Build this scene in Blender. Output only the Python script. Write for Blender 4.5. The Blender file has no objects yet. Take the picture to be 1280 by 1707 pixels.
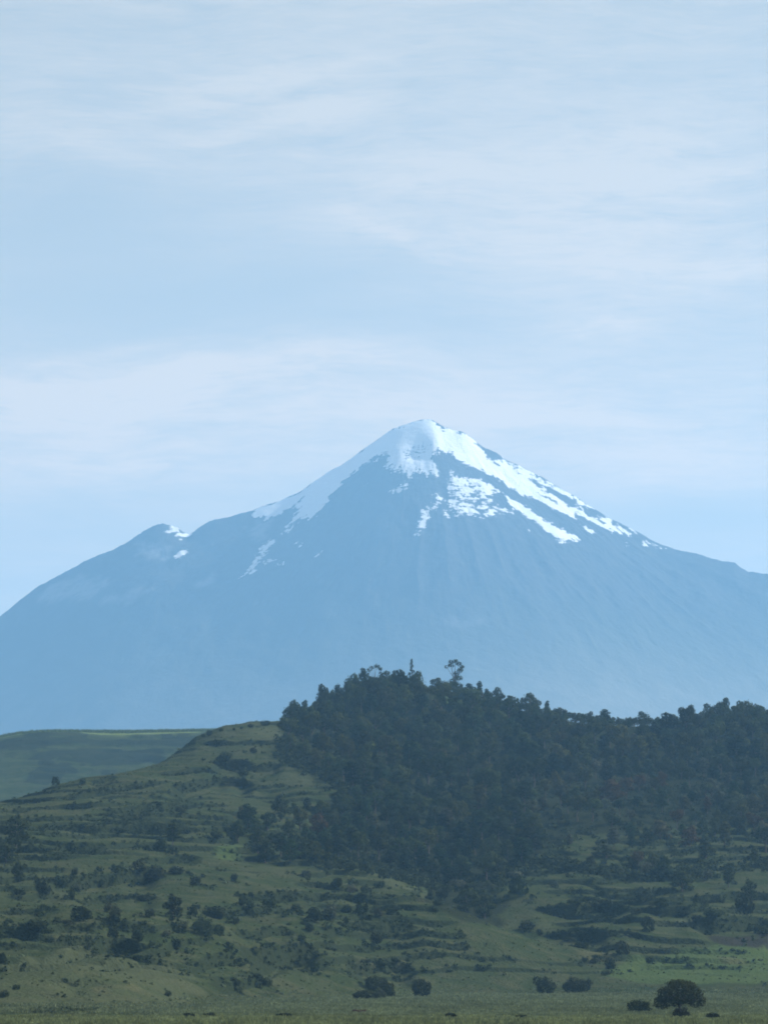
import bpy, math, random
import numpy as np
from mathutils import Vector

random.seed(11)
rng = np.random.default_rng(11)
C = bpy.context.scene.collection
scene = bpy.context.scene

# ------------------------------------------------------------------ camera, sun, sky, exposure
FPX, CX, CY, HOR, CAMZ = 6000.0, 640.0, 853.5, 1600.0, 9.0
PITCH = math.atan((HOR - CY) / FPX)
cam = bpy.data.cameras.new('camera')
cam.sensor_fit = 'HORIZONTAL'; cam.sensor_width = 36.0
cam.lens = FPX / 1280.0 * 36.0
cam.clip_start = 1.0; cam.clip_end = 200000.0
cam_o = bpy.data.objects.new('camera', cam); C.objects.link(cam_o)
cam_o.location = (0, 0, CAMZ); cam_o.rotation_euler = (math.pi / 2 + PITCH, 0, 0)
scene.camera = cam_o

SUN_AZ, SUN_EL = math.radians(61), math.radians(36)
SUNV = Vector((math.sin(SUN_AZ) * math.cos(SUN_EL), math.cos(SUN_AZ) * math.cos(SUN_EL), math.sin(SUN_EL)))
sl = bpy.data.lights.new('sun', 'SUN'); sl.energy = 5.0; sl.angle = math.radians(0.5); sl.color = (1.0, 0.965, 0.90)
so = bpy.data.objects.new('sun', sl); C.objects.link(so)
so.rotation_euler = SUNV.to_track_quat('Z', 'Y').to_euler()
so.location = (300, 300, 400)

scene.view_settings.view_transform = 'Standard'
scene.view_settings.look = 'None'
scene.view_settings.gamma = 1.0
scene.view_settings.use_curve_mapping = False
scene.view_settings.exposure = 0.80
scene.cycles.max_bounces = 5
scene.cycles.diffuse_bounces = 2
scene.cycles.volume_bounces = 1
scene.cycles.transparent_max_bounces = 8
scene.cycles.use_denoising = True
scene.cycles.filter_width = 1.9                   # the soft lens of a small camera
HAZE_DENSITY = 7.4e-5
HAZE_COLOR = (0.29, 0.615, 1.0, 1)

world = bpy.data.worlds.new('World'); scene.world = world; world.use_nodes = True
wt = world.node_tree; wt.nodes.clear()


def nd(nt, kind, ins=None, **props):
    n = nt.nodes.new(kind)
    for k, v in props.items():
        setattr(n, k, v)
    if ins:
        for k, v in ins.items():
            s = n.inputs[k]
            if isinstance(v, bpy.types.NodeSocket):
                nt.links.new(v, s)
            else:
                s.default_value = v
    return n


def mth(nt, op, a, b=None, c=None, clamp=False):
    ins = {0: a}
    if b is not None: ins[1] = b
    if c is not None: ins[2] = c
    return nd(nt, 'ShaderNodeMath', ins, operation=op, use_clamp=clamp).outputs[0]


def mixc(nt, f, a, b, blend='MIX'):
    n = nt.nodes.new('ShaderNodeMix'); n.data_type = 'RGBA'; n.blend_type = blend; n.clamp_factor = True
    for idx, v in ((0, f), (6, a), (7, b)):
        if isinstance(v, bpy.types.NodeSocket): nt.links.new(v, n.inputs[idx])
        else: n.inputs[idx].default_value = v
    return n.outputs[2]


def ramp(nt, f, stops):
    n = nt.nodes.new('ShaderNodeMapRange'); n.interpolation_type = 'SMOOTHSTEP'
    nt.links.new(f, n.inputs[0]); n.inputs[1].default_value = stops[0]; n.inputs[2].default_value = stops[1]
    n.inputs[3].default_value = stops[2]; n.inputs[4].default_value = stops[3]
    return n.outputs[0]


def build_sky():
    nt = wt
    out = nd(nt, 'ShaderNodeOutputWorld')
    bg = nd(nt, 'ShaderNodeBackground', {'Strength': 0.07})
    nt.links.new(bg.outputs[0], out.inputs[0])
    sky = nd(nt, 'ShaderNodeTexSky', sky_type='NISHITA', sun_disc=False, sun_elevation=SUN_EL, sun_rotation=SUN_AZ,
             altitude=2400.0, air_density=1.0, dust_density=1.0, ozone_density=2.0)
    tc = nd(nt, 'ShaderNodeTexCoord')
    sp = nd(nt, 'ShaderNodeSeparateXYZ', {0: tc.outputs['Generated']})
    az = mth(nt, 'ARCTAN2', sp.outputs[0], sp.outputs[1])          # compass angle of the direction
    el = mth(nt, 'ARCSINE', sp.outputs[2])                          # its height above the horizon
    pos = nd(nt, 'ShaderNodeCombineXYZ', {0: az, 1: el, 2: 0.0}).outputs[0]
    # gentle warp so that the streaks curl
    wn = nd(nt, 'ShaderNodeTexNoise', {'Vector': pos, 'Scale': 14.0, 'Detail': 2.0})
    wv = nd(nt, 'ShaderNodeVectorMath', {0: wn.outputs['Color'], 1: (0.5, 0.5, 0.5)}, operation='SUBTRACT').outputs[0]
    wv = nd(nt, 'ShaderNodeVectorMath', {0: wv, 1: (0.028, 0.012, 0.0)}, operation='MULTIPLY').outputs[0]
    wpos = nd(nt, 'ShaderNodeVectorMath', {0: pos, 1: wv}, operation='ADD').outputs[0]

    def blob(px, py, rx, ry, ang, s):
        a = (px - CX) / FPX; e = (HOR - py) / FPX
        m = nd(nt, 'ShaderNodeMapping', {'Vector': wpos, 'Location': (a, e, 0), 'Rotation': (0, 0, math.radians(ang)),
                                         'Scale': (rx / FPX, ry / FPX, 1)}, vector_type='TEXTURE').outputs[0]
        d = nd(nt, 'ShaderNodeVectorMath', {0: m, 1: m}, operation='DOT_PRODUCT').outputs['Value']
        return mth(nt, 'MULTIPLY', mth(nt, 'EXPONENT', mth(nt, 'MULTIPLY', d, -1.0)), s)

    blobs = [(280, 200, 360, 85, 14, .22), (370, 150, 130, 26, 12, .22), (480, 190, 130, 22, 8, .30), (120, 240, 120, 26, -8, .22),
             (340, 196, 130, 11, 14, -.16), (60, 160, 120, 60, 20, .14),
             (250, 645, 460, 48, 6, .44), (100, 688, 170, 22, 4, .24), (260, 632, 90, 18, 12, .22), (480, 606, 220, 26, 4, .20),
             (980, 330, 420, 130, -6, .40), (640, 380, 170, 24, -24, .24), (860, 410, 260, 34, -6, .24), (1180, 230, 200, 60, 10, .22),
             (1020, 545, 120, 28, 4, .34), (960, 480, 400, 40, 4, .16), (1000, 640, 420, 60, 2, .20),
             (150, 770, 420, 60, 2, .30), (620, 690, 700, 46, 0, .24), (1060, 760, 360, 60, -3, .34),
             (640, 20, 1000, 90, 0, .16), (900, 130, 400, 80, 4, .10), (700, 270, 300, 16, -6, .14), (1120, 300, 200, 14, 4, .2), (820, 330, 220, 14, -10, .18), (1150, 440, 220, 16, 2, .16), (180, 590, 150, 10, 10, .16), (60, 650, 120, 10, 2, .18), (380, 660, 160, 10, 4, .14), (300, 780, 260, 12, 0, .14), (900, 700, 300, 14, -2, .14), (560, 120, 200, 14, 12, .14),
             (1160, 868, 260, 34, 2, -.22), (130, 880, 280, 44, 4, -.08), (430, 500, 480, 70, 4, -.20), (80, 360, 240, 110, 0, -.20),
             (700, 560, 200, 40, 0, -.14)]
    tot = None
    for b in blobs:
        v = blob(*b)
        tot = v if tot is None else mth(nt, 'ADD', tot, v)
    # fibrous texture
    f1 = nd(nt, 'ShaderNodeMapping', {'Vector': wpos, 'Rotation': (0, 0, math.radians(-8)), 'Scale': (16, 95, 1)}).outputs[0]
    n1 = nd(nt, 'ShaderNodeTexNoise', {'Vector': f1, 'Scale': 1.0, 'Detail': 6.0, 'Roughness': 0.6, 'Distortion': 0.5}).outputs[0]
    f2 = nd(nt, 'ShaderNodeMapping', {'Vector': wpos, 'Rotation': (0, 0, math.radians(-16)), 'Scale': (50, 330, 1)}).outputs[0]
    n2 = nd(nt, 'ShaderNodeTexNoise', {'Vector': f2, 'Scale': 1.0, 'Detail': 5.0, 'Roughness': 0.62, 'Distortion': 0.8}).outputs[0]
    f3 = nd(nt, 'ShaderNodeMapping', {'Vector': wpos, 'Rotation': (0, 0, math.radians(-13)), 'Scale': (90, 800, 1)}).outputs[0]
    n3 = nd(nt, 'ShaderNodeTexNoise', {'Vector': f3, 'Scale': 1.0, 'Detail': 4.0, 'Roughness': 0.6, 'Distortion': 1.2}).outputs[0]
    fib = mth(nt, 'ADD', mth(nt, 'MULTIPLY', mth(nt, 'SUBTRACT', n3, 0.5), 0.6), mth(nt, 'ADD', mth(nt, 'MULTIPLY', mth(nt, 'SUBTRACT', n1, 0.5), 1.1), mth(nt, 'MULTIPLY', mth(nt, 'SUBTRACT', n2, 0.5), 0.9)))
    mod = mth(nt, 'MULTIPLY', tot, mth(nt, 'ADD', mth(nt, 'MULTIPLY', fib, 2.2), 1.3))
    mask = mth(nt, 'ADD', mth(nt, 'ADD', mod, mth(nt, 'MULTIPLY', fib, 0.5)), 0.36, clamp=True)
    # a sky seen through thin cirrus: clear blue mixed with lit ice cloud
    low = ramp(nt, el, (0.35, 1.0, 1.0, 0.0))                      # the cirrus veil lies towards the horizon
    blue = mixc(nt, mth(nt, 'MULTIPLY', low, 0.85), sky.outputs[0], (4.3, 4.45, 4.1, 1))
    col = mixc(nt, mth(nt, 'MULTIPLY', mask, mth(nt, 'ADD', mth(nt, 'MULTIPLY', low, 0.85), 0.15)), blue, (6.9, 6.2, 5.3, 1))
    nearer = ramp(nt, el, (0.05, 0.27, 1.0, 0.0))                   # brighter low over the land
    col = nd(nt, 'ShaderNodeVectorMath', {0: col, 1: mixc(nt, nearer, (1, 1, 1, 1), (1.75, 1.45, 1.15, 1))}, operation='MULTIPLY').outputs[0]
    nt.links.new(col, bg.inputs['Color'])


build_sky()

# ------------------------------------------------------------------ helpers


def ray(px, py):
    v = CY - py; u = px - CX
    c, s = math.cos(PITCH), math.sin(PITCH)
    return np.array([u, FPX * c - v * s, FPX * s + v * c])


def at(px, py, Y):
    d = ray(px, py); t = Y / d[1]
    return np.array([d[0] * t, Y, CAMZ + d[2] * t])


def hash01(xi, yi, seed):
    h = (xi.astype(np.int64) * 374761393 + yi.astype(np.int64) * 668265263 + seed * 1274126177) & 0xFFFFFFFF
    h = ((h ^ (h >> 13)) * 1274126177) & 0xFFFFFFFF
    h = (h ^ (h >> 16)) & 0xFFFFFFFF
    return h / 4294967295.0


def vnoise(x, y, seed=0):
    x = np.asarray(x, float); y = np.asarray(y, float)
    xi = np.floor(x); yi = np.floor(y); fx = x - xi; fy = y - yi
    fx = fx * fx * fx * (fx * (fx * 6 - 15) + 10); fy = fy * fy * fy * (fy * (fy * 6 - 15) + 10)
    a = hash01(xi, yi, seed); b = hash01(xi + 1, yi, seed); c = hash01(xi, yi + 1, seed); d = hash01(xi + 1, yi + 1, seed)
    return (a + (b - a) * fx) * (1 - fy) + (c + (d - c) * fx) * fy - 0.5


def fbm(x, y, seed=0, oct=4, gain=0.5):
    r = 0; a = 1.0; f = 1.0
    for o in range(oct):
        r = r + a * vnoise(np.asarray(x) * f, np.asarray(y) * f, seed + o * 17); a *= gain; f *= 2.03
    return r


def ridged(x, y, seed=0, oct=4):
    r = 0; a = 1.0; f = 1.0
    for o in range(oct):
        r = r + a * (0.5 - 2 * np.abs(vnoise(np.asarray(x) * f, np.asarray(y) * f, seed + o * 31))); a *= .5; f *= 2.1
    return r


def sstep(a, b, x):
    t = np.clip((x - a) / (b - a), 0, 1); return t * t * (3 - 2 * t)


def inpoly(x, y, poly):
    poly = np.asarray(poly, float); n = len(poly); r = np.zeros(np.shape(x), bool); j = n - 1
    for i in range(n):
        xi, yi = poly[i]; xj, yj = poly[j]
        c = ((yi > y) != (yj > y)) & (x < (xj - xi) * (y - yi) / (yj - yi + 1e-12) + xi)
        r ^= c; j = i
    return r


def mesh_np(name, verts, quads, smooth=False, tris=False):
    me = bpy.data.meshes.new(name)
    verts = np.asarray(verts, np.float32); quads = np.asarray(quads, np.int32)
    k = 3 if tris else 4
    me.vertices.add(len(verts)); me.vertices.foreach_set('co', verts.ravel())
    me.loops.add(len(quads) * k); me.loops.foreach_set('vertex_index', quads.ravel())
    me.polygons.add(len(quads))
    me.polygons.foreach_set('loop_start', np.arange(0, len(quads) * k, k, dtype=np.int32))
    me.polygons.foreach_set('loop_total', np.full(len(quads), k, np.int32))
    me.polygons.foreach_set('use_smooth', np.full(len(quads), smooth, bool))
    me.update(calc_edges=True); me.validate()
    return me


def vattr(me, name, vals):
    a = me.attributes.new(name, 'FLOAT', 'POINT'); a.data.foreach_set('value', np.asarray(vals, np.float32).ravel())


def grid_quads(nr, nc):
    i = np.arange(nr * nc).reshape(nr, nc)
    return np.stack([i[:-1, :-1], i[:-1, 1:], i[1:, 1:], i[1:, :-1]], -1).reshape(-1, 4)


def link(name, me, mat=None, parent=None):
    o = bpy.data.objects.new(name, me); C.objects.link(o)
    if mat and me is not None and not me.materials: me.materials.append(mat)
    if parent: o.parent = parent
    return o


def tag(o, label, cat, group=None, kind=None):
    o['label'] = label; o['category'] = cat
    if group: o['group'] = group
    if kind: o['kind'] = kind
    return o


def material(name):
    m = bpy.data.materials.new(name); m.use_nodes = True
    m.node_tree.nodes.clear()
    out = nd(m.node_tree, 'ShaderNodeOutputMaterial')
    return m, m.node_tree, out


def at_attr(nt, name):
    return nd(nt, 'ShaderNodeAttribute', attribute_name=name).outputs['Fac']


def noise(nt, vec, scale, detail=4.0, rough=0.55, dist=0.0):
    return nd(nt, 'ShaderNodeTexNoise', {'Vector': vec, 'Scale': scale, 'Detail': detail, 'Roughness': rough, 'Distortion': dist}).outputs[0]


# ------------------------------------------------------------------ materials
def leaf_material():
    m, nt, out = material('foliage')
    oi = nd(nt, 'ShaderNodeObjectInfo')
    tone = at_attr(nt, 'tone')
    tc = nd(nt, 'ShaderNodeTexCoord').outputs['Object']
    n = noise(nt, tc, 1.3, 3.0)
    f = mth(nt, 'MULTIPLY', tone, ramp(nt, n, (0.3, 0.7, 0.75, 1.25)))
    col = nd(nt, 'ShaderNodeVectorMath', {0: oi.outputs['Color'], 1: nd(nt, 'ShaderNodeCombineXYZ', {0: f, 1: f, 2: f}).outputs[0]}, operation='MULTIPLY').outputs[0]
    d = nd(nt, 'ShaderNodeBsdfDiffuse', {'Color': col})
    t = nd(nt, 'ShaderNodeBsdfTranslucent', {'Color': col})
    mx = nd(nt, 'ShaderNodeMixShader', {0: 0.22, 1: d.outputs[0], 2: t.outputs[0]})
    nt.links.new(mx.outputs[0], out.inputs[0])
    return m


def bark_material():
    m, nt, out = material('bark')
    tc = nd(nt, 'ShaderNodeTexCoord').outputs['Object']
    n = noise(nt, tc, 6.0, 5.0)
    col = mixc(nt, n, (0.035, 0.027, 0.02, 1), (0.12, 0.095, 0.075, 1))
    b = nd(nt, 'ShaderNodeBsdfPrincipled', {'Base Color': col, 'Roughness': 0.95})
    nt.links.new(b.outputs[0], out.inputs[0])
    return m


LEAF = leaf_material(); BARK = bark_material()


def mountain_material():
    m, nt, out = material('volcano rock and snow')
    ge = nd(nt, 'ShaderNodeNewGeometry')
    P = ge.outputs['Position']
    z = nd(nt, 'ShaderNodeSeparateXYZ', {0: P}).outputs[2]
    big = noise(nt, P, 0.0025, 6.0, 0.6)
    fine = noise(nt, P, 0.031, 6.0, 0.65)
    rock = mixc(nt, big, (0.035, 0.036, 0.040, 1), (0.085, 0.08, 0.075, 1))
    rock = mixc(nt, ramp(nt, fine, (0.45, 0.75, 0.0, 0.5)), rock, (0.12, 0.11, 0.10, 1))
    scree = mth(nt, 'MULTIPLY', at_attr(nt, 'scree'), ramp(nt, fine, (0.3, 0.6, 0.5, 1.0)))
    rock = mixc(nt, scree, rock, (0.34, 0.34, 0.345, 1))
    # wooded middle slopes; farmland on the apron, its colour paled to paint in low haze
    wood = ramp(nt, mth(nt, 'ADD', z, mth(nt, 'MULTIPLY', mth(nt, 'SUBTRACT', big, 0.5), 450.0)), (975.0, 1365.0, 1.0, 0.0))
    rock = mixc(nt, wood, rock, (0.032, 0.042, 0.030, 1))
    apron = ramp(nt, mth(nt, 'ADD', z, mth(nt, 'MULTIPLY', mth(nt, 'SUBTRACT', big, 0.5), 160.0)), (560.0, 1350.0, 1.0, 0.0))
    patch = ramp(nt, noise(nt, P, 0.006, 4.0, 0.6, 0.4), (0.35, 0.65, 0.0, 1.0))
    rock = mixc(nt, mth(nt, 'MULTIPLY', apron, mth(nt, 'ADD', mth(nt, 'MULTIPLY', patch, 0.2), 0.8)), rock, (0.27, 0.255, 0.21, 1))
    s = at_attr(nt, 'snow')
    fall = nd(nt, 'ShaderNodeMapping', {'Vector': P, 'Rotation': (0, math.radians(-28), 0), 'Scale': (0.03, 0.03, 0.11)}).outputs[0]
    grit = noise(nt, fall, 1.0, 6.0, 0.7)
    brk = mth(nt, 'ADD', mth(nt, 'MULTIPLY', mth(nt, 'SUBTRACT', grit, 0.5), 2.4), mth(nt, 'MULTIPLY', mth(nt, 'SUBTRACT', noise(nt, P, 0.11, 4.0, 0.6), 0.5), 1.5))
    edge = mth(nt, 'MULTIPLY', mth(nt, 'SUBTRACT', 1.0, mth(nt, 'ABSOLUTE', mth(nt, 'SUBTRACT', mth(nt, 'MULTIPLY', s, 2.0), 1.0))), 1.0)
    sn = ramp(nt, mth(nt, 'ADD', s, mth(nt, 'MULTIPLY', brk, mth(nt, 'ADD', mth(nt, 'MULTIPLY', edge, 1.1), 0.1))), (0.33, 0.72, 0.0, 1.0))
    col = mixc(nt, sn, rock, (0.95, 0.955, 0.96, 1))
    bump = nd(nt, 'ShaderNodeBump', {'Strength': 0.5, 'Distance': 12.0, 'Height': fine})
    b = nd(nt, 'ShaderNodeBsdfDiffuse', {'Color': col, 'Normal': bump.outputs[0]})
    nt.links.new(b.outputs[0], out.inputs[0])
    return m


def hill_material(far=False):
    m, nt, out = material('far hillside grass' if far else 'hillside grass')
    ge = nd(nt, 'ShaderNodeNewGeometry'); P = ge.outputs['Position']
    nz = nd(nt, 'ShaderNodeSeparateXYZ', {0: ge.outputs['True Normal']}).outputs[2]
    n1 = noise(nt, P, 0.018, 5.0, 0.6, 0.3)
    n2 = noise(nt, P, 0.11, 6.0, 0.65)
    n3 = noise(nt, P, 0.9, 4.0, 0.6)
    g = mixc(nt, ramp(nt, n1, (0.35, 0.65, 0.0, 1.0)), (0.031, 0.045, 0.018, 1), (0.046, 0.058, 0.026, 1))
    g = mixc(nt, ramp(nt, n2, (0.42, 0.62, 0.0, 0.75)), g, (0.066, 0.070, 0.036, 1))
    g = mixc(nt, ramp(nt, n3, (0.48, 0.70, 0.0, 0.6)), g, (0.026, 0.038, 0.014, 1))
    # overgrown terrace faces carry dark scrub
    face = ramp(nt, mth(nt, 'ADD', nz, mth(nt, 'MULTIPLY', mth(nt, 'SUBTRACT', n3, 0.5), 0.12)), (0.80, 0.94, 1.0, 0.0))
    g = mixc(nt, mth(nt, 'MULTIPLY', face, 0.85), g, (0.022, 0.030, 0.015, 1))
    if not far:
        fn = mth(nt, 'SUBTRACT', n2, 0.5)
        def lay(col, name, c, k=1.0):
            a = ramp(nt, mth(nt, 'ADD', at_attr(nt, name), mth(nt, 'MULTIPLY', fn, 1.1)), (0.15, 0.85, 0.0, k))
            return mixc(nt, a, col, c)
        g = lay(g, 'litter', (0.022, 0.027, 0.014, 1), 0.95)
        g = lay(g, 'meadow', mixc(nt, n2, (0.050, 0.080, 0.026, 1), (0.078, 0.108, 0.040, 1)), 0.8)
        g = lay(g, 'dry', mixc(nt, n2, (0.056, 0.070, 0.035, 1), (0.080, 0.087, 0.048, 1)), 0.55)
        g = lay(g, 'ploughed', (0.030, 0.027, 0.022, 1), 0.85)
        g = lay(g, 'straw', (0.11, 0.105, 0.055, 1), 0.5)
    else:
        cr = at_attr(nt, 'crop')
        g = mixc(nt, 0.3, g, (0.045, 0.075, 0.026, 1))
        g = mixc(nt, cr, g, (0.13, 0.17, 0.06, 1))
        a = ramp(nt, mth(nt, 'ADD', at_attr(nt, 'wood'), mth(nt, 'MULTIPLY', mth(nt, 'SUBTRACT', n2, 0.5), 1.0)), (0.2, 0.7, 0.0, 0.65))
        g = mixc(nt, a, g, (0.017, 0.024, 0.016, 1))
    bump = nd(nt, 'ShaderNodeBump', {'Strength': 0.9, 'Distance': 1.2, 'Height': mth(nt, 'ADD', n3, n2)})
    b = nd(nt, 'ShaderNodeBsdfDiffuse', {'Color': g, 'Normal': bump.outputs[0]})
    nt.links.new(b.outputs[0], out.inputs[0])
    return m


def field_material():
    m, nt, out = material('field grass')
    P = nd(nt, 'ShaderNodeNewGeometry').outputs['Position']
    n1 = noise(nt, P, 0.03, 5.0, 0.6); n2 = noise(nt, P, 0.5, 5.0, 0.6)
    c = mixc(nt, ramp(nt, n1, (0.35, 0.65, 0.0, 1.0)), (0.070, 0.092, 0.046, 1), (0.10, 0.115, 0.060, 1))
    c = mixc(nt, ramp(nt, n2, (0.45, 0.7, 0.0, 0.6)), c, (0.045, 0.062, 0.028, 1))
    b = nd(nt, 'ShaderNodeBsdfDiffuse', {'Color': c})
    nt.links.new(b.outputs[0], out.inputs[0])
    return m


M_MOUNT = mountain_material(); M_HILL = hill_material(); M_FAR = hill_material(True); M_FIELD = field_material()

# ------------------------------------------------------------------ mountain
SIL = [(-2600, 1480), (-1500, 1400), (-1000, 1340), (-500, 1235), (-200, 1130), (0, 1028), (20, 1012), (40, 996), (56, 982), (85, 967), (110, 953), (140, 936), (160, 927),
       (185, 918), (205, 907), (225, 895), (240, 885), (252, 880), (258, 876), (263, 873), (272, 872), (277, 875), (284, 876.5), (290, 879), (297, 879), (300, 884), (306, 888),
       (314, 891), (320, 888), (333, 879), (345, 872), (357, 867), (380, 862), (405, 855), (418, 852), (440, 843), (470, 833),
       (500, 820), (513, 810), (530, 798), (550, 785), (570, 774), (590, 760), (610, 745), (630, 731), (648, 718), (670, 709),
       (690, 702), (705, 699), (718, 699), (727, 704), (738, 711), (750, 716), (770, 720), (785, 730), (800, 742), (815, 750),
       (830, 757), (845, 768), (860, 774), (880, 785), (895, 792), (905, 797), (920, 806), (940, 817), (960, 829), (980, 842),
       (1000, 854), (1020, 866), (1040, 876), (1060, 886), (1075, 893), (1085, 900), (1100, 908), (1120, 914), (1140, 920),
       (1160, 923), (1180, 930), (1205, 936), (1225, 938), (1235, 947), (1247, 953), (1262, 954), (1280, 957), (1350, 985),
       (1500, 1050), (1800, 1150), (2400, 1280), (3200, 1400), (4300, 1490)]
YC = 13000.0
MS = YC / 20000.0                                # every length of the mountain goes with its distance
sil_x = np.array([at(p[0], p[1], YC)[0] for p in SIL]); sil_z = np.array([at(p[0], p[1], YC)[2] for p in SIL])
gx = np.arange(-14000, 14001, 5.0) * MS
S0 = np.interp(gx, sil_x, sil_z)
S0 = S0 + fbm(gx / MS / 60.0, gx * 0, 3, 4) * 8 * MS * (np.abs(gx) < 3000) * (1 - 0.7 * np.exp(-((gx / MS + 330) / 420) ** 2))


def gsmooth(a, sig):
    k = int(3 * sig / 5.0) + 1; t = np.arange(-k, k + 1) * 5.0; w = np.exp(-0.5 * (t / sig) ** 2); w /= w.sum()
    return np.convolve(np.pad(a, k, mode='edge'), w, mode='valid')


SM = [S0, gsmooth(S0, 25), gsmooth(S0, 110), gsmooth(S0, 300), gsmooth(S0, 700)]
XS, ZS = at(709, 698, YC)[0], at(709, 698, YC)[2]


def mount_h(x, y):
    d = (YC - y) / MS; x = x / MS                # lengths in mountain units, in front of the crest
    lv = np.interp(np.abs(d), [0, 40, 200, 700, 1900], [0, 1, 2, 3, 4])
    z = np.zeros(np.broadcast(x, y).shape)
    vals = [np.interp(x, gx / MS, s / MS) for s in SM]
    for k in range(5):
        w = np.clip(1 - np.abs(lv - k), 0, 1); z = z + w * vals[k]
    df = np.maximum(d, 0); db = np.maximum(-d, 0)
    z0 = z
    lin = z0 - 0.66 * df - 0.6 * db
    floor_ = z0 * np.exp(-df / 4200.0) * np.exp(-db / 4200.0) * 0.60
    k = 160.0
    z = np.maximum(lin, floor_) + k * np.exp(-np.abs(lin - floor_) / k) * 0.4 * sstep(300, 900, df + db)
    th = np.arctan2(x - XS / MS, d + 350.0); r = np.hypot(x - XS / MS, d + 350.0)
    th = th + fbm(x / 900.0, d / 900.0, 41, 2) * 0.10
    amp = sstep(0, 220, np.abs(d))
    lo = 0.06 + 0.94 * np.exp(-((r - 1450) / 560.0) ** 2)
    g = ridged(th * 9 + 3.1, r / 700.0, 5, 4) * 20 * lo
    g = g + fbm(x / 110.0, d / 150.0, 21, 4) * 20 * (.15 + .85 * lo)
    z = z + (g - 10) * amp * np.clip((z - 150) / 900.0, 0.12, 1.0)
    z = z - 34 * np.exp(-(((x - 170) / 62) ** 2 + ((d - 235) / 95) ** 2)) + 16 * np.exp(-(((x - 285) / 40) ** 2 + ((d - 230) / 130) ** 2))   # hollow under the summit and the rib beside it
    return np.maximum(z * MS, -30)


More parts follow.
